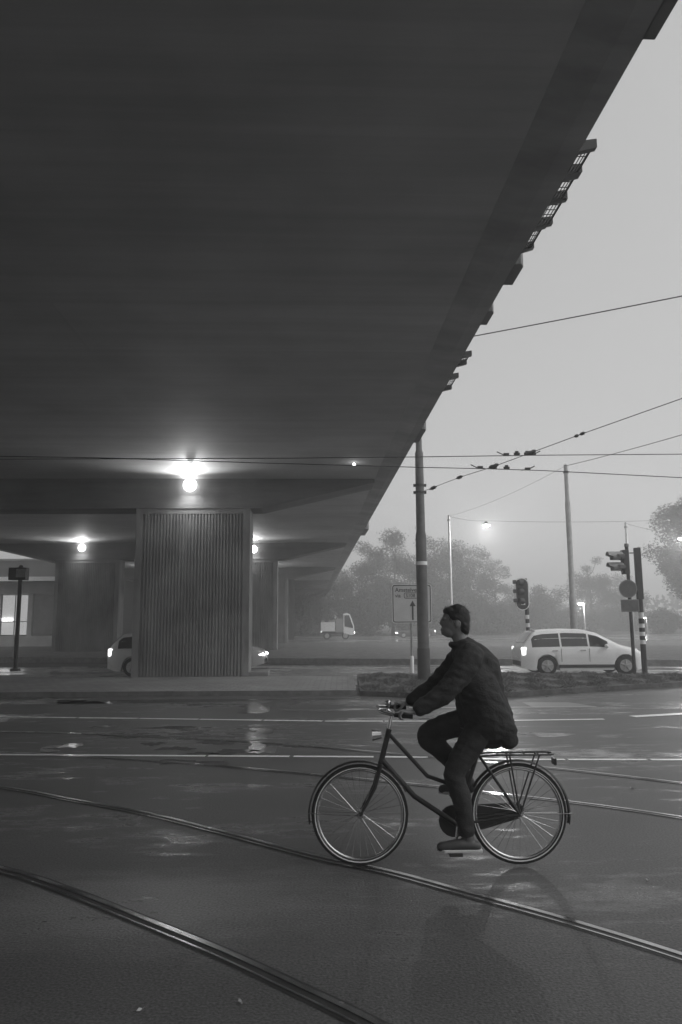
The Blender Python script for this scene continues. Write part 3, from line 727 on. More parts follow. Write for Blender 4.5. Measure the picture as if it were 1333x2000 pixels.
for zc, py in ((0, 1138), (1, 1156), (2, 1174)):
    q = MB(); q.tube([(bx - .16, -.24, zs(py)), (bx + .03, -.162, zs(py))], [.12, .13], 16); q.build('lamp_hood', M['dark'], t, True)
    q = MB(); q.box((bx - hw - .02, -.19, zs(py - 1)), (.14, .16, .16)); q.build('visor', M['black'], t, bevel=.02)
q = MB(); q.box((bx + .03, -.17, zs(1134)), (.06, .02, .07)); q.build('tag', M['white'], t)
q = MB(); q.box((bx + .02, -.17, zs(1180)), (.18, .02, .07), ); q.build('tag', M['white'], t)
# hooded two-lamp signal with round and square plates
pr = G(1240, 1316, ISL); dR = pr.y; kR = dR / 1444
t = thing('traffic_light', (pr.x, dR, ISL - .01), 'signal with two big hooded lamps above a round and a square plate', 'traffic light')
zr = lambda py: zat(1230, py, dR) - ISL + .01
q = MB(); q.tube([(0, 0, 0), (0, 0, zr(1068))], .055, 14); q.build('pole', M['dark'], t, True)
q = MB(); q.tube([(0, 0, zr(1068)), (0, 0, zr(1062))], .07, 12); q.build('pole_cap', M['grey'], t, True)
q = MB(); q.box((-.10, -.06, zr(1098)), (.20, .26, (1121 - 1074) * kR * 1.0)); hb = q.build('housing', M['black'], t, bevel=.03)
for py in (1088, 1109):
    z = zr(py); q = MB(); hood(q, (-.19, -.06, z), .175, .46, -1); q.build('hood', M['mast_pale'], t, True)
    q = MB(); hood(q, (-.19, -.25, z - .04), .12, .2, -1); q.build('inner_hood', M['dark'], t, True)
    q = MB(); q.tube([(-.18, -.06, z), (-.21, -.06, z)], .14, 18); q.build('lens', M['red'], t, True)
q = MB(); q.tube([(-.07, -.10, zr(1150)), (-.07, -.075, zr(1150))], 17.5 * kR, 28); q.build('round_plate', M['grey'], t, True)
q = MB(); q.tube([(-.07, -.112, zr(1150)), (-.07, -.102, zr(1150))], 15.5 * kR, 28); q.build('round_face', M['mast'], t, True)
q = MB(); q.box((-.04, -.09, zr(1183)), (35 * kR, .03, 24 * kR)); sq = q.build('square_plate', M['grey'], t, bevel=.01)
q = MB(); q.box((-.04, -.109, zr(1183)), (31 * kR, .006, 20 * kR)); q.build('square_face', M['mast'], sq)
# striped pole with a long backboard just right of it
pr2 = G(1260, 1315, ISL); d2 = pr2.y
t = thing('traffic_light', (pr2.x, d2, ISL - .01), 'black and white banded pole with a long narrow dark board, rightmost of the signals', 'traffic light')
zr2 = lambda py: zat(1250, py, d2) - ISL + .01
ed = [1318, 1258, 1250, 1242, 1234, 1226, 1218, 1208, 1196]
bands = [(max(0, zr2(a)), zr2(c), 'black' if i % 2 == 0 else 'white') for i, (a, c) in enumerate(zip(ed, ed[1:]))]
bands.append((zr2(1196), zr2(1070), 'black')); striped_pole(t, 0, 0, 0, zr2(1070), .085, bands)
q = MB(); q.box((.0, -.02, zr2(1120)), (.20, .13, 100 * d2 / 1444)); q.build('board', M['black'], t, bevel=.02)
q = MB(); q.box((-.14, 0, zr2(1080)), (.2, .04, .04)); q.build('bracket', M['grey'], t)
# post with a box at the left
pp = G(30, 1310, ISL); dp = pp.y; kp = dp / 1444
t = thing('signal_post', (pp.x, dp, ISL - .01), 'slim dark post with a box head and round foot at the far left', 'post')
zp = lambda py: zat(38, py, dp) - ISL + .01
q = MB(); q.tube([(0, 0, 0), (0, 0, zp(1115))], .075, 14); q.build('post', M['black'], t, True)
q = MB(); q.tube([(0, 0, 0), (0, 0, .09)], [.19, .17], 18); q.build('base_plate', M['dark'], t, True)
q = MB(); q.box((-.06, -.02, zp(1121)), (34 * kp, .30, 24 * kp)); hb = q.build('box_head', M['black'], t, bevel=.02)
q = MB(); q.box((.08, -.185, zp(1120)), (18 * kp, .02, 16 * kp)); q.build('panel', M['mast_pale'], hb)
q = MB(); q.tube([(.0, 0, zp(1109)), (0, 0, zp(1104))], [.10, .05], 12); q.build('cap', M['black'], t, True)
q = MB(); q.box((-.085, -.02, zp(1265)), (.02, .03, 40 * kp)); q.build('reflector_strip', M['white'], t)

# ------------------------------------------------------------------ vehicles (x forward, wheels on z = 0)
def wheel(t, x, y, r, wd=.20):
    sgn = 1 if y > 0 else -1
    b = MB(); b.tube([(x, y - wd / 2, r), (x, y - wd / 2 + .02, r), (x, y + wd / 2 - .02, r), (x, y + wd / 2, r)], [r * .93, r, r, r * .93], 28); o = b.build('wheel', M['tyre'], t, True)
    q = MB(); yo = y + sgn * (wd / 2 + .002)
    q.tube([(x, yo - sgn * .03, r), (x, yo, r)], [r * .68, r * .64], 24)
    for k in range(5):
        a = 2 * math.pi * k / 5 + .3; q.tube([(x, yo + sgn * .012, r), (x + math.cos(a) * r * .6, yo + sgn * .006, r + math.sin(a) * r * .6)], [.04, .028], 6)
    q.build('rim', M['rim'], o, True)
def car(name, loc, rz, label, paint, L, W, top, belt, hood_front=0, lights=True, group='cars on the far roads', wheel_r=.31, wb=None, detail=True):
    """top, belt: tables of roof height and waistline along x; body lofted through cross-sections"""
    t = thing(name, loc, label, 'car', group, rz); H2 = W / 2; wb = wb or L * .62; xa, xb = wb / 2 + .03, -wb / 2 + .03
    zmax = max(v for _, v in top)
    n = 64; rings = []
    def hwid(x):
        u = abs(x) / (L / 2); return H2 * (1 - .20 * max(0, (u - .72) / .28) ** 2.2)
    def side(x, zt, zb):                      # half-width of the glasshouse edge at the roof
        return hwid(x) - .05 - .34 * max(0, zt - zb)
    for i in range(n + 1):
        x = lerp(-L / 2, L / 2, i / n); zt = prof(top, x); zb = min(prof(belt, x), zt - .03); w_ = hwid(x); lo = .17 + .10 * max(0, abs(x) / (L / 2) - .85) / .15
        for xc in (xa, xb):                   # wheel arches cut up into the flank
            dx = abs(x - xc)
        ws = side(x, zt, zb)
        ar = 0
        for xc in (xa, xb):
            dx = x - xc
            if abs(dx) < wheel_r * 1.16: ar = max(ar, wheel_r + math.sqrt((wheel_r * 1.16) ** 2 - dx * dx))
        lo2 = max(lo, ar) if ar else lo
        half = [(0, lo), (w_ * .72, lo), (w_ * .74, lo2), (w_ * .965, lo2), (w_ * 1.0, max(lo2 + .01, lerp(lo, zb, .55))), (w_ * .985, max(lo2 + .02, zb - .05)), (w_ - .035, max(lo2 + .03, zb)), (lerp(w_ - .035, ws, .5), lerp(zb, zt, .52)), (ws, zt - .045), (ws - .07, zt - .008), (0, zt + .012)]
        rings.append([(x, -y, z) for y, z in half] + [(x, y, z) for y, z in reversed(half[1:-1])])
    m = len(rings[0]); b = MB(); b.add([p for r in rings for p in r], [(i * m + k, i * m + (k + 1) % m, (i + 1) * m + (k + 1) % m, (i + 1) * m + k) for i in range(n) for k in range(m)] + [tuple(range(m)), tuple(n * m + k for k in reversed(range(m)))])
    b.build('body', M[paint], t, True)
    # glass laid on the glasshouse
    xs = [x for x in [lerp(-L / 2, L / 2, i / 160) for i in range(161)] if prof(top, x) - prof(belt, x) > .30]
    x0, x1 = xs[0] + .06, xs[-1] - .02
    cuts = [lerp(x0, x1, f) for f in ((0, .38, .74, 1) if detail else (0, .5, 1))]
    for sy in (-1, 1):
        for ca, cb in zip(cuts, cuts[1:]):
            g = MB(); k2 = 10; vs = []
            for k in range(k2 + 1):
                x = lerp(ca + .03, cb - .03, k / k2); zt = prof(top, x); zb = prof(belt, x); w_ = hwid(x) - .035; ws = side(x, zt, zb)
                f0, f1 = .06, 1 - .11 / max(.2, zt - zb)
                for f in (f0, f1):
                    vs.append((x, sy * (lerp(w_, ws, f) + .008), lerp(zb, zt - .02, f)))
            g.add(vs, [(2 * k, 2 * k + 2, 2 * k + 3, 2 * k + 1) for k in range(k2)]); g.build('window', M['glass'], t)
    def screen(nm, xa_, xb_):
        g = MB(); vs = []
        for k in range(7):
            x = lerp(xa_, xb_, k / 6); zt = prof(top, x); ws = side(x, zt, min(prof(belt, x), zt - .03)) - .09
            nx = prof(top, x + .02) - prof(top, x - .02); nrm = Vector((-nx, 0, .04)).normalized() * .014
            for y in (-ws, 0, ws): vs.append((x + nrm.x, y, zt + nrm.z + (.012 if y == 0 else -.004)))
        g.add(vs, [(3 * k + j, 3 * k + j + 1, 3 * k + j + 4, 3 * k + j + 3) for k in range(6) for j in (0, 1)]); g.build(nm, M['glass'], t)
    zr_ = zmax - .06
    xf = [x for x in [lerp(-L / 2, L / 2, i / 200) for i in range(201)] if prof(top, x) > zr_]
    xs2 = [x for x in [lerp(-L / 2, L / 2, i / 200) for i in range(201)] if prof(top, x) > prof(belt, x) + .12]
    screen('windscreen', xf[-1] + .06, xs2[-1] - .02); screen('rear_window', xs2[0] + .02, xf[0] - .05)
    for x in (xa, xb):
        for y in (-H2 + .11, H2 - .11): wheel(t, x, y, wheel_r)
    zh = prof(belt, L / 2 - .25) - .13
    for sy in (-1, 1):
        yy = sy * (hwid(L / 2 - .12) - .17)
        q = MB(); q.ball((L / 2 - .20, yy, zh), (.23, .195, .085), 16, 10); q.build('headlight', M['head_glass' if lights else 'glass'], t, True)
        zt_ = prof(belt, -L / 2 + .1) - .10
        q = MB(); q.box((-L / 2 + .10, sy * (hwid(-L / 2 + .1) - .08), zt_), (.16, .20, .26)); q.build('tail_light', M['tail_glass' if lights else 'red'], t, bevel=.04)
    if detail:
        for sy in (-1, 1):
            for x in (lerp(x0, x1, .30), lerp(x0, x1, .66)):
                q = MB(); q.tube([(x - .09, sy * (hwid(x) + .012), prof(belt, x) - .09), (x + .09, sy * (hwid(x) + .012), prof(belt, x) - .085)], .016, 8); q.build('door_handle', M['chrome'], t, True)
            q = MB(); q.ball((x1 - .12, sy * (hwid(x1) + .06), prof(belt, x1) + .06), (.06, .10, .075), 12, 8); q.build('mirror', M[paint], t, True)
            q = MB(); q.box((.03, sy * (H2 - .004), .30), (wb - 2 * wheel_r * 1.2, .03, .10)); q.build('sill', M['dark'], t, bevel=.012)
            for x in (lerp(x0, x1, .38), lerp(x0, x1, .74)):
                q = MB(); q.box((x, sy * (hwid(x) + .0005), lerp(.36, prof(belt, x), .55)), (.012, .006, prof(belt, x) - .48)); q.build('door_seam', M['dark'], t)
        q = MB(); q.box((L / 2 - .04, 0, .36), (.08, W * .62, .16)); q.build('grille', M['dark'], t, bevel=.02)
        q = MB(); q.box((-L / 2 + .02, 0, .38), (.06, W * .7, .16)); q.build('bumper', M['dark'], t, bevel=.02)
        for x in (-L / 2 + .012, L / 2 - .0): 
            q = MB(); q.box((x, 0, .52), (.05, .50, .11)); q.build('number_plate', M['white'], t)
    return t
HT = [(-2.02, .80), (-1.98, .98), (-1.88, 1.08), (-1.62, 1.40), (-1.35, 1.455), (-.6, 1.49), (.05, 1.47), (.45, 1.38), (1.18, .98), (1.75, .84), (1.95, .70), (2.02, .55)]
HB = [(-2.02, .88), (0, .90), (1.2, .86), (2.02, .66)]
cx = D(1128, 1280, 25.3)
car('parked_car' if 0 else 'hatchback_car', (cx.x, 25.3, 0), 0, 'white hatchback driving right behind the grass, headlight on', 'carwhite', 4.1, 1.70, HT, HB, group='cars on the road behind the pavement')
ET = [(-2.25, .78), (-2.2, .98), (-2.1, 1.1), (-1.75, 1.42), (-1.3, 1.46), (-.2, 1.47), (.15, 1.42), (.95, .98), (1.8, .86), (2.15, .72), (2.25, .55)]
EB = [(-2.25, .90), (0, .91), (1.0, .88), (2.25, .68)]
c2_ = D(520, 1280, 28.7); car('estate_car', (c2_.x - 2.25, 28.7, 0), 0, 'light car with its bright nose showing right of the nearest pillar', 'cargrey', 4.5, 1.74, ET, EB, group='cars on the road behind the pavement')
c3_ = D(236, 1280, 27.0); car('estate_car', (c3_.x + 2.25, 26.2, 0), 0, 'light car with its tail showing left of the nearest pillar', 'carwhite', 4.5, 1.74, ET, EB, group='cars on the road behind the pavement')
ST = [(-2.2, .75), (-2.15, .92), (-1.5, .98), (-.95, 1.32), (-.4, 1.40), (.2, 1.38), (.95, .95), (1.8, .84), (2.2, .55)]
SB = [(-2.2, .84), (0, .86), (1.0, .84), (2.2, .64)]
c4_ = D(812, 1240, 84); car('saloon_car', (c4_.x, 84, 0), R_(180), 'low dark car far away behind the road sign post', 'cardark', 4.4, 1.74, ST, SB, detail=False)

def truck():
    d = 80; p = D(659, 1240, d); t = thing('flatbed_truck', (p.x, d, 0), 'small pale truck with a rounded cab in front of the dark trees', 'truck'); k = d / 1444
    H = zat(660, 1198, d); xl, xr, xc = (627 - 659) * k, (692 - 659) * k, (671 - 659) * k
    c = MB(); pr_ = [(xc, .62), (xr - .32, .42), (xr - .05, .48), (xr, .9), (xr - .02, 1.35), (xr - .16, 1.75), (xr - .45, H - .12), (xr - .75, H), (xc, H - .05)]
    c.extrude([(x, -.95, z) for x, z in pr_], (0, 1.9, 0)); c.build('cab', M['carwhite'], t, bevel=.06)
    g = MB(); g.extrude([(x, -.958, z) for x, z in ((xc + .12, 1.35), (xr - .14, 1.15), (xr - .14, 1.35), (xr - .28, 1.72), (xr - .55, H - .2), (xc + .12, H - .22))], (0, 1.916, 0)); g.build('window', M['glass'], t)
    b = MB(); b.box(((xl + xc) / 2 - .55 * 0 - .42, 0, 1.32), (xc - xl - .95, 1.9, .95)); bo = b.build('load_box', M['white'], t, bevel=.03)
    q = MB(); q.box((xl + .25, 0, 1.9), (.30, 1.8, .20)); q.box((xc - 1.25, 0, 1.88), (.55, 1.8, .22)); q.build('load_lid', M['mast_pale'], bo, bevel=.03)
    q = MB(); q.box((xc - .42, 0, 1.45), (.78, 1.8, 1.45)); q.build('tank', M['cargrey'], t, bevel=.06)
    q = MB(); q.box(((xl + xr) / 2 - .2, 0, .68), (xr - xl - .5, .8, .22)); q.build('chassis', M['dark'], t)
    for x in (xl + .7, xr - .95):
        for y in (-.80, .80): wheel(t, x, y, .38, .24)
    q = MB(); q.box((xl + .10, -.85, .80), (.10, .2, .14)); q.build('tail_light', M['tail_glass'], t)
    q = MB(); q.box((xr + .0, -.65, .72), (.08, .3, .16)); q.build('headlight', M['head_glass'], t)
truck()

# ------------------------------------------------------------------ trees and bushes
def tree(name, px, py_top, d, width_px, base_z, label, m='leaf', trunk=.25, dens=1.0, low=.18, seed=1, cat='tree', group='trees in the fog behind the far road'):
    r = random.Random(seed); p = D(px, py_top, d); H = p.z - base_z; W = width_px / 1444 * d
    t = thing(name, (p.x, d, base_z), label, cat, group)
    # clumps fill an uneven crown; limbs run to them
    nc = int(26 * dens) + 8; clumps = []
    for k in range(nc):
        for _ in range(30):
            u, v, q = r.uniform(-1, 1), r.uniform(-1, 1), r.uniform(0, 1)
            if math.hypot(u, v) < math.sin(math.pi * min(1, .13 + .80 * q)) ** .7: break
        clumps.append((Vector((u * W * .43, v * W * .36, H * lerp(low, .93, q))), W * r.uniform(.08, .19)))
    tr = MB(); lean = Vector((r.uniform(-.04, .04) * H, 0, 0)); top = Vector((0, 0, H * .72)) + lean
    pts = [Vector((0, 0, -.05)).lerp(top, k / 6) + Vector((r.uniform(-.1, .1), r.uniform(-.1, .1), 0)) * (k > 0) for k in range(7)]
    tr.tube(pts, [trunk * (1.25 if k == 0 else 1 - .75 * k / 6) for k in range(7)], 10)
    for c, cr in clumps[::2]:
        h = max(.1, min(.9, (c.z - W * .25) / (H * .72))); s0 = pts[0].lerp(top, h); mid_ = s0.lerp(c, .5) + Vector((0, 0, -.04 * H))
        tr.tube([s0, mid_, c], [trunk * .36, trunk * .22, .02], 6)
    tr.build('trunk', M['bark'], t, True)
    cr_ = MB(); sz = max(.11, W * .0125)
    for c, rad in clumps:
        for _ in range(int(430 * (rad / (W * .13)) ** 2)):
            a = Vector((r.gauss(0, 1), r.gauss(0, 1), r.gauss(0, 1))).normalized() * rad * (r.random() ** .45) * r.uniform(.8, 1.25)
            q = c + Vector((a.x * 1.15, a.y, a.z * .82))
            if q.z < .05: q.z = r.uniform(.05, .4)
            u = Vector((r.gauss(0, 1), r.gauss(0, 1), r.gauss(0, .6))).normalized(); v = u.cross(Vector((r.gauss(0, 1), r.gauss(0, 1), r.gauss(0, 1)))).normalized()
            s1, s2 = sz * r.uniform(.6, 1.4), sz * r.uniform(.35, .8)
            cr_.add([q - u * s1, q - v * s2, q + u * s1, q + v * s2], [(0, 1, 2, 3)])
    cr_.build('crown', M[m], t, fixn=False)
    return t
tree('broadleaf_tree', 702, 1046, 112, 130, 0, 'dark tree just right of the far end of the overpass', seed=3, low=.1)
tree('broadleaf_tree', 765, 1022, 104, 135, 0, 'tall tree left of the road sign, behind it and the dark mast', seed=4, dens=1.3, low=.08)
tree('broadleaf_tree', 850, 1016, 106, 150, 0, 'big tree right behind the dark mast and the left pale mast', seed=5, dens=1.4, low=.08)
tree('broadleaf_tree', 915, 1034, 112, 120, 0, 'tree below the hanging street lamp, at the right end of the dark clump', seed=6, low=.08)
tree('broadleaf_tree', 965, 1085, 135, 90, 0, 'pale misty tree right of the dark clump of trees', seed=7, low=.05)
tree('broadleaf_tree', 640, 1100, 120, 110, 0, 'dark tree under the far end of the overpass behind the small truck', seed=8, low=.05)
tree('broadleaf_tree', 1152, 1066, 125, 100, 0, 'misty tree right of the tall pale mast', seed=9, low=.05)
tree('broadleaf_tree', 1062, 1138, 118, 110, 0, 'low round tree behind the oval traffic light', seed=10, low=.03, trunk=.15)
tree('broadleaf_tree', 1345, 962, 82, 175, 0, 'tall tree at the right border of the photo, behind the lamp', seed=11, dens=2.6, low=.30, trunk=.28)
tree('broadleaf_tree', 1210, 1120, 150, 120, 0, 'faint pale tree far behind the hooded traffic light', seed=12, low=.04, trunk=.2)
for i, (px, py, d, wp, lab) in enumerate(((720, 1150, 99, 150, 'dark bush below the leftmost trees, right of the truck'), (840, 1160, 100, 150, 'dark bush beneath the big tree behind the cyclist'), (930, 1165, 104, 130, 'dark bush under the hanging street lamp'),
                                          (1292, 1190, 100, 85, 'round bush at the right behind the striped pole'), (1010, 1182, 110, 110, 'low pale bush behind the oval traffic light pole'), (1120, 1196, 112, 120, 'low bush behind the roof of the white hatchback'), (1215, 1194, 125, 130, 'low misty bush behind the square plate'), (600, 1165, 98, 110, 'dark bush below the overpass left of the truck'))):
    tree('bush', px, py, d, wp, 0, lab, seed=30 + i, low=.04, trunk=.08, dens=.8, cat='bush', group='bushes along the far road')
b = MB()
for _ in range(9000):
    x = rnd.uniform(-160, 260); y = rnd.uniform(190, 215); h = 7 + 2.5 * math.sin(x * .07) + 1.5 * math.sin(x * .21 + 1); z = h * rnd.random() ** .6
    a = Vector((rnd.gauss(0, 1), rnd.gauss(0, 1), rnd.gauss(0, 1))).normalized(); c = a.cross(Vector((rnd.gauss(0, 1), .3, rnd.gauss(0, 1)))).normalized(); q = Vector((x, y, z))
    b.add([q - a * .9, q - c * .6, q + a * .9, q + c * .6], [(0, 1, 2, 3)])
tag(b.build('distant_wood', M['leaf'], fixn=False), 'far wood dissolving into the fog along the horizon', None, None, 'stuff')

# ------------------------------------------------------------------ bicycle and rider (forward is -x)
BK = G(866, 1691); BX = BK.x
bike = thing('bicycle', (BK.x, BK.y, .006), 'dark upright city bicycle being ridden to the left across the tram rails', 'bicycle')
WR = .355; XF, XR = -.60, .56
def bike_wheel(x, nm):
    b = MB(); b.tube([(x + math.cos(2 * math.pi * k / 48) * (WR - .018), 0, WR + math.sin(2 * math.pi * k / 48) * (WR - .018)) for k in range(48)], .018, 10, closed=True); o = b.build(nm, M['tyre'], bike, True)
    for sy in (-1, 1):
        q = MB(); q.tube([(x + math.cos(2 * math.pi * k / 48) * (WR - .026), sy * .0145, WR + math.sin(2 * math.pi * k / 48) * (WR - .026)) for k in range(48)], .0045, 6, closed=True); q.build('reflective_stripe', M['white'], o, True)
    q = MB(); q.tube([(x + math.cos(2 * math.pi * k / 48) * (WR - .042), 0, WR + math.sin(2 * math.pi * k / 48) * (WR - .042)) for k in range(48)], .011, 8, closed=True); q.build('rim', M['chrome'], o, True)
    q = MB()
    for k in range(32):
        a = 2 * math.pi * k / 32; s = .025 if k % 2 else -.025; a2_ = a + (.35 if k % 4 < 2 else -.35)
        q.tube([(x + math.cos(a2_) * .02, s, WR + math.sin(a2_) * .02), (x + math.cos(a) * (WR - .045), 0, WR + math.sin(a) * (WR - .045))], .0014, 4)
    q.build('spokes', M['chrome'], o)
    q = MB(); q.tube([(x, -.035, WR), (x, .035, WR)], .026, 12); q.build('hub', M['chrome'], o, True)
bike_wheel(XF, 'wheel'); bike_wheel(XR, 'wheel')
BBX, BBZ = .10, .285
SEAT = Vector((.33, 0, .93)); HEAD0, HEAD1 = Vector((-.385, 0, .93)), Vector((-.435, 0, .74))
f = MB()
f.tube([(BBX, 0, BBZ), SEAT - Vector((.02, 0, .06))], .016, 10)
f.tube([HEAD0 + Vector((.01, 0, .03)), HEAD1 - Vector((.008, 0, .03))], .02, 12)
f.tube([HEAD1, (-.2, 0, .48), (BBX, 0, BBZ)], .02, 12)
f.tube([HEAD0, (-.10, 0, .62), (.19, 0, .52)], .015, 10)
for sy in (-1, 1):
    f.tube([(BBX, sy * .03, BBZ), (XR, sy * .06, WR)], .010, 8); f.tube([(.275, sy * .02, .78), (XR, sy * .06, WR)], .009, 8)
f.build('frame', M['black'], bike, True)
f = MB()
for sy in (-1, 1): f.tube([HEAD1 - Vector((.008, -sy * .03, .03)), (-.49, sy * .05, .55), (XF, sy * .055, WR)], [.016, .014, .010], 8)
f.build('fork', M['black'], bike, True)
f = MB(); HBZ = 1.10
f.tube([HEAD0, HEAD0 + Vector((.03, 0, .15)), HEAD0 + Vector((.0, 0, .165))], .014, 10); hx = HEAD0.x - .02
for sy in (-1, 1): f.tube(spline([(hx, 0, HBZ), (hx - .05, sy * .12, HBZ + .01), (hx - .02, sy * .22, HBZ + .0), (hx + .06, sy * .27, HBZ - .01), (hx + .17, sy * .29, HBZ - .02)], 5), .011, 8)
hb_ = f.build('handlebar', M['chrome'], bike, True)
for sy in (-1, 1):
    q = MB(); q.tube([(hx + .05, sy * .268, HBZ - .008), (hx + .18, sy * .291, HBZ - .02)], .016, 10); q.build('grip', M['tyre'], hb_, True)
q = MB(); q.ball((hx + .03, .10, HBZ + .035), .025, 10, 8); q.build('bell', M['chrome'], hb_, True)
q = MB(); q.tube([(HEAD0.x - .05, 0, .92), (HEAD0.x - .12, 0, .915)], [.03, .045], 12); q.build('front_lamp', M['chrome'], bike, True)
s_ = MB(); s_.ball((.36, 0, .965), (.12, .085, .035), 16, 8); s_.ball((.24, 0, .97), (.09, .032, .024), 12, 8); s_.build('saddle', M['black'], bike, True)
q = MB(); q.tube([SEAT - Vector((.03, 0, .12)), SEAT + Vector((.005, 0, .02))], .012, 10); q.build('seat_post', M['chrome'], bike, True)
def fender(x, a0, a1):
    b = MB(); n = 22; R1 = WR + .025; vs = []
    for k in range(n + 1):
        a = R_(lerp(a0, a1, k / n))
        for yy, dr in ((-.026, -.012), (-.014, 0), (.014, 0), (.026, -.012)): vs.append((x + math.cos(a) * (R1 + dr), yy, WR + math.sin(a) * (R1 + dr)))
    b.add(vs, [(4 * k + j, 4 * k + j + 1, 4 * k + j + 5, 4 * k + j + 4) for k in range(n) for j in range(3)])
    o = b.build('mudguard', M['black'], bike, True)
    for sy in (-1, 1):
        am = R_(a0 + 12 if x > 0 else a1 - 12); q = MB(); q.tube([(x, sy * .05, WR), (x + math.cos(am) * R1, sy * .026, WR + math.sin(am) * R1)], .003, 5); q.build('stay', M['chrome'], o)
fender(XF, 25, 190); fender(XR, -12, 150)
q = MB()
for sy in (-1, 1):
    q.tube([(.28, sy * .05, .765), (.40, sy * .06, .775), (.80, sy * .06, .775), (.83, sy * .03, .775)], .006, 6); q.tube([(XR, sy * .06, WR), (.72, sy * .06, .775)], .006, 6); q.tube([(XR, sy * .06, WR), (.5, sy * .06, .775)], .006, 6)
for x in (.42, .52, .62, .72, .80): q.tube([(x, -.06, .775), (x, .06, .775)], .005, 6)
q.build('rack', M['black'], bike, True)
q = MB(); q.box((.84, 0, .72), (.02, .09, .05)); q.build('rear_reflector', M['red'], bike, bevel=.008)
cc = MB(); cc.extrude([(p, .065, z) for p, z in [(BBX + math.cos(R_(a)) * .115, BBZ + math.sin(R_(a)) * .115) for a in range(80, 281, 20)] + [(XR + math.cos(R_(a)) * .06, WR + math.sin(R_(a)) * .06) for a in range(-80, 81, 20)]], (0, .022, 0)); cc.build('chain_case', M['black'], bike, bevel=.006)
CRA = R_(-100); cl_ = .168
PEDL = Vector((BBX + math.cos(CRA) * cl_, -.145, BBZ + math.sin(CRA) * cl_)); PEDR = Vector((BBX - math.cos(CRA) * cl_, .145, BBZ - math.sin(CRA) * cl_))
for p_, sy in ((PEDL, -1), (PEDR, 1)):
    q = MB(); q.tube([(BBX, sy * .03, BBZ), (BBX, sy * .092, BBZ), (p_.x, sy * .10, p_.z)], .011, 8); ck = q.build('crank', M['chrome'], bike, True)
    q = MB(); q.box((p_.x, p_.y, p_.z), (.095, .085, .022)); q.build('pedal', M['dark'], ck, bevel=.005)
q = MB(); q.tube([(.33, -.10, .33), (.42, -.13, .06 - .0)], .006, 6)

def remeshed(name, mb, m, parent, voxel, smooth=4, folds=0.0):
    o = mb.build(name, m, parent, True)
    r = o.modifiers.new('remesh', 'REMESH'); r.mode = 'VOXEL'; r.voxel_size = voxel; r.use_smooth_shade = True
    s = o.modifiers.new('smooth', 'SMOOTH'); s.factor = .5; s.iterations = smooth
    dg = bpy.context.evaluated_depsgraph_get(); me = bpy.data.meshes.new_from_object(o.evaluated_get(dg)); me.name = name
    o.modifiers.clear(); o.data = me
    if folds:
        from mathutils import noise
        nl = [(v, v.co.copy(), v.normal.copy()) for v in me.vertices]
        for v, c, nv in nl:
            n_ = noise.noise(Vector((c.x * 9, c.y * 9, c.z * 22 + c.x * 8))) + .5 * noise.noise(Vector((c.x * 24, c.y * 20, c.z * 40 + c.x * 15)))
            v.co = c + nv * n_ * folds
    if not me.materials: me.materials.append(m)
    return o
def limb(mb, pts, rs, n=14):
    P = spline(pts, 6); k = len(P) - 1; seg = len(pts) - 1
    R = [prof([(i, r) for i, r in enumerate(rs)], j / k * seg) for j in range(k + 1)]
    mb.tube(P, R, n); mb.ball(P[0], R[0] * .98, 12, 8); mb.ball(P[-1], R[-1] * .98, 12, 8)
def ik(a, c, l1, l2, bend):
    """middle joint between a and c, bent towards the bend direction"""
    d = c - a; L = min(d.length, (l1 + l2) * .999); x = (l1 * l1 - l2 * l2 + L * L) / (2 * L); h = math.sqrt(max(0, l1 * l1 - x * x)); u = d.normalized(); b_ = (bend - u * bend.dot(u)).normalized(); return a + u * x + b_ * h
person = thing('person', (BK.x, BK.y, .006), 'person in a dark coat and dark trousers riding the bicycle to the left', 'person')
HIP = {-1: Vector((.335, -.095, 1.04)), 1: Vector((.335, .095, 1.04))}
CH, SH = Vector((.265, 0, 1.36)), Vector((.21, 0, 1.515)); NK, HD = Vector((.175, 0, 1.60)), Vector((.135, 0, 1.745))
PED = {-1: PEDL, 1: PEDR}; ANK, KNE, TOE = {}, {}, {}
for s in (-1, 1):
    ANK[s] = PED[s] + Vector((.09, -s * .02, .115)); TOE[s] = PED[s] + Vector((-.09, 0, .045))
    KNE[s] = ik(HIP[s], ANK[s], .45, .44, Vector((-1, s * .12, .2)))
SHD = {s: Vector((.21, s * .20, 1.485)) for s in (-1, 1)}
GRP = {s: Vector((hx + .115, s * .281, HBZ - .014)) for s in (-1, 1)}
WRI = {s: GRP[s] + Vector((.085, s * .004, .030)) for s in (-1, 1)}
ELB = {s: ik(SHD[s], WRI[s], .30, .27, Vector((.3, s * .5, -1))) for s in (-1, 1)}
bd = MB()                                     # skin: head, neck, wrists, hands as one figure with the hidden trunk
bd.ball(HD, (.098, .076, .115), 20, 14); bd.ball(HD + Vector((-.045, 0, -.065)), (.055, .056, .055), 16, 10)
bd.ball(HD + Vector((-.085, 0, -.075)), (.022, .03, .028), 10, 8)
bd.tube([HD + Vector((-.09, 0, .03)), HD + Vector((-.106, 0, -.012)), HD + Vector((-.096, 0, -.026))], [.009, .013, .010], 8)
bd.tube([HD + Vector((-.094, -.022, -.058)), HD + Vector((-.102, 0, -.056)), HD + Vector((-.094, .022, -.058))], .009, 8)
for s in (-1, 1):
    bd.ball(HD + Vector((.012, s * .078, -.012)), (.024, .010, .034), 10, 8); bd.ball(HD + Vector((-.078, s * .032, .022)), (.020, .024, .012), 8, 6)
limb(bd, [HD + Vector((.015, 0, -.05)), NK, SH + Vector((.01, 0, -.02))], [.058, .055, .075]); limb(bd, [SH, CH, Vector((.33, 0, 1.02))], [.085, .11, .10])
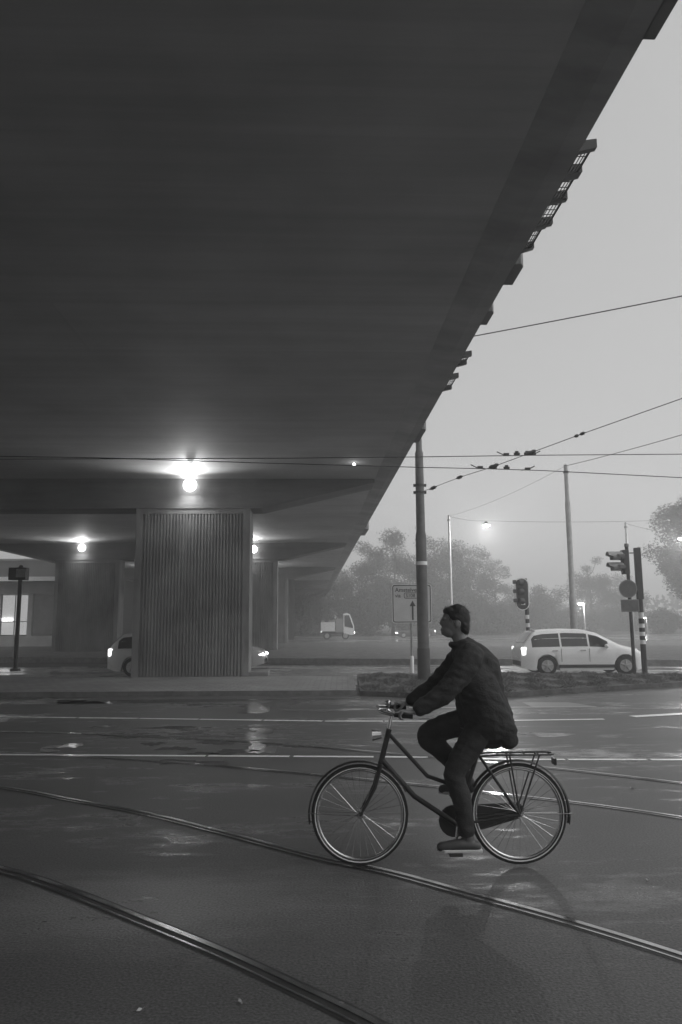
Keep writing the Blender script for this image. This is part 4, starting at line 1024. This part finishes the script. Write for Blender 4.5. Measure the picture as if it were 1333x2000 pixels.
for s in (-1, 1):
    limb(bd, [SH, SHD[s], ELB[s], WRI[s]], [.07, .05, .036, .026])
    g, wv = GRP[s], WRI[s]
    bd.ball(lerp(wv, g, .55) + Vector((0, 0, .012)), (.042, .040, .018), 12, 8)
    for k in range(4):
        yo = s * (-.033 + .022 * k); ln = (.9, 1.0, .96, .8)[k]; r_ = .0088
        ax_ = Vector((.168 * (k - 1.5) * .0, 0, 0)); b0 = g + Vector((.022, yo, .026))
        pts = [b0, g + Vector((-.006 * ln, yo, .031)), g + Vector((-.028 * ln, yo, .012)), g + Vector((-.026 * ln, yo, -.014)), g + Vector((-.004, yo, -.026 * ln))]
        bd.tube(spline(pts, 3), r_, 8); bd.ball(pts[-1], r_, 8, 6)
    th = [lerp(wv, g, .45) + Vector((0, -s * .035, .004)), g + Vector((.022, -s * .052, -.002)), g + Vector((-.004, -s * .050, -.022)), g + Vector((-.022, -s * .040, -.024))]
    bd.tube(spline(th, 3), [.012] * 4 + [.0095] * 6, 8); bd.ball(th[-1], .0095, 8, 6)
body = remeshed('body', bd, M['skin'], person, .0065, 3)
for s in (-1, 1):
    q = MB(); q.ball(HD + Vector((-.088, s * .032, .016)), (.008, .011, .007), 10, 8); q.build('eye', M['black'], person, True)
hr = MB(); hr.ball(HD + Vector((.022, 0, .03)), (.096, .084, .102), 20, 14); hr.ball(HD + Vector((.06, 0, -.03)), (.052, .075, .07), 14, 10); hr.ball(HD + Vector((-.035, 0, .08)), (.055, .068, .035), 14, 8)
hair = remeshed('hair', hr, M['hair'], person, .007, 2, .006)
hs = MB(); rr_ = random.Random(5); hv = [(v.co.copy(), v.normal.copy()) for v in hair.data.vertices if v.co.x > HD.x - .075]
for c, nv in (hv[rr_.randrange(len(hv))] for _ in range(2600)):
    d = (Vector((.55, 0, -.75)) - nv * nv.dot(Vector((.55, 0, -.75)))).normalized() + Vector((rr_.gauss(0, .25), rr_.gauss(0, .25), rr_.gauss(0, .2))); ln = rr_.uniform(.012, .035); sd2 = nv.cross(d).normalized() * .0011
    a = c - nv * .001; m_ = a + d * ln * .55 + nv * .006; e = a + d * ln + nv * rr_.uniform(.001, .009)
    hs.add([a - sd2, a + sd2, m_ + sd2, m_ - sd2, e], [(0, 1, 2, 3), (3, 2, 4)])
hs.build('hair_strands', M['hair'], hair, fixn=False)
ct = MB()                                     # winter coat with collar, sleeves and a tail over the saddle
limb(ct, [Vector((.21, 0, 1.54)), CH + Vector((.015, 0, .05)), Vector((.31, 0, 1.17)), Vector((.37, 0, 1.0))], [.10, .18, .19, .195], 18)
for s in (-1, 1):
    limb(ct, [SH + Vector((.02, s * .03, -.04)), Vector((.26, s * .09, 1.31)), Vector((.36, s * .10, 1.03))], [.09, .15, .165], 16)
    limb(ct, [SH + Vector((0, s * .05, -.01)), SHD[s] + Vector((0, 0, -.01)), ELB[s], lerp(ELB[s], WRI[s], .86)], [.09, .095, .080, .056], 14)
    limb(ct, [Vector((.38, s * .08, 1.04)), Vector((.45, s * .12, .96)), Vector((.48, s * .13, .90))], [.14, .10, .075], 12)
    limb(ct, [HIP[s] + Vector((-.02, s * .01, 0)), HIP[s].lerp(KNE[s], .38)], [.115, .095], 14)
for k in range(14):
    a = 2 * math.pi * k / 14; ct.ball(Vector((.185, 0, 1.585)) + Vector((math.cos(a) * .075, math.sin(a) * .075, math.cos(a) * .012)), .026, 8, 6)
remeshed('coat', ct, M['coat'], person, .011, 4, .009)
tro = MB()
for s in (-1, 1):
    limb(tro, [HIP[s], HIP[s].lerp(KNE[s], .5) + Vector((0, 0, .01)), KNE[s], KNE[s].lerp(ANK[s], .4) + Vector((.012, 0, 0)), ANK[s].lerp(KNE[s], .06)], [.11, .10, .078, .072, .058], 14)
tro.ball((.33, 0, 1.0), (.13, .16, .10), 16, 10)
remeshed('trousers', tro, M['trousers'], person, .011, 3, .008)
for s in (-1, 1):
    sh = MB(); A, T = ANK[s], TOE[s]; heel = PED[s] + Vector((.155, 0, .05))
    limb(sh, [A + Vector((.005, 0, -.01)), A + Vector((.01, 0, -.05))], [.046, .048]); limb(sh, [heel, heel.lerp(T, .5) + Vector((0, 0, .012)), T + Vector((-.01, 0, 0))], [.034, .040, .034])
    so_ = remeshed('shoe', sh, M['shoe'], person, .009, 2)
    q = MB(); q.extrude([(heel.x + .035, PED[s].y - .035, PED[s].z + .012), (T.x + .01, PED[s].y - .040, PED[s].z + .012), (T.x - .045, PED[s].y, PED[s].z + .014), (T.x + .01, PED[s].y + .040, PED[s].z + .012), (heel.x + .035, PED[s].y + .035, PED[s].z + .012)], (0, 0, .020)); q.build('sole', M['sole'], so_, bevel=.006)

# ------------------------------------------------------------------ haze
def add_haze(density):
    b = MB(); b.box((0, 315, 12.5), (966, 756, 28.2)); m = bpy.data.materials.new('haze'); m.use_nodes = True; t = m.node_tree; t.nodes.clear()
    pv = t.nodes.new('ShaderNodeVolumePrincipled'); pv.inputs['Color'].default_value = g3(.97); pv.inputs['Density'].default_value = density; pv.inputs['Anisotropy'].default_value = .3
    o = t.nodes.new('ShaderNodeOutputMaterial'); t.links.new(pv.outputs[0], o.inputs['Volume'])
    tag(b.build('haze', m), kind='stuff')
add_haze(.0052)
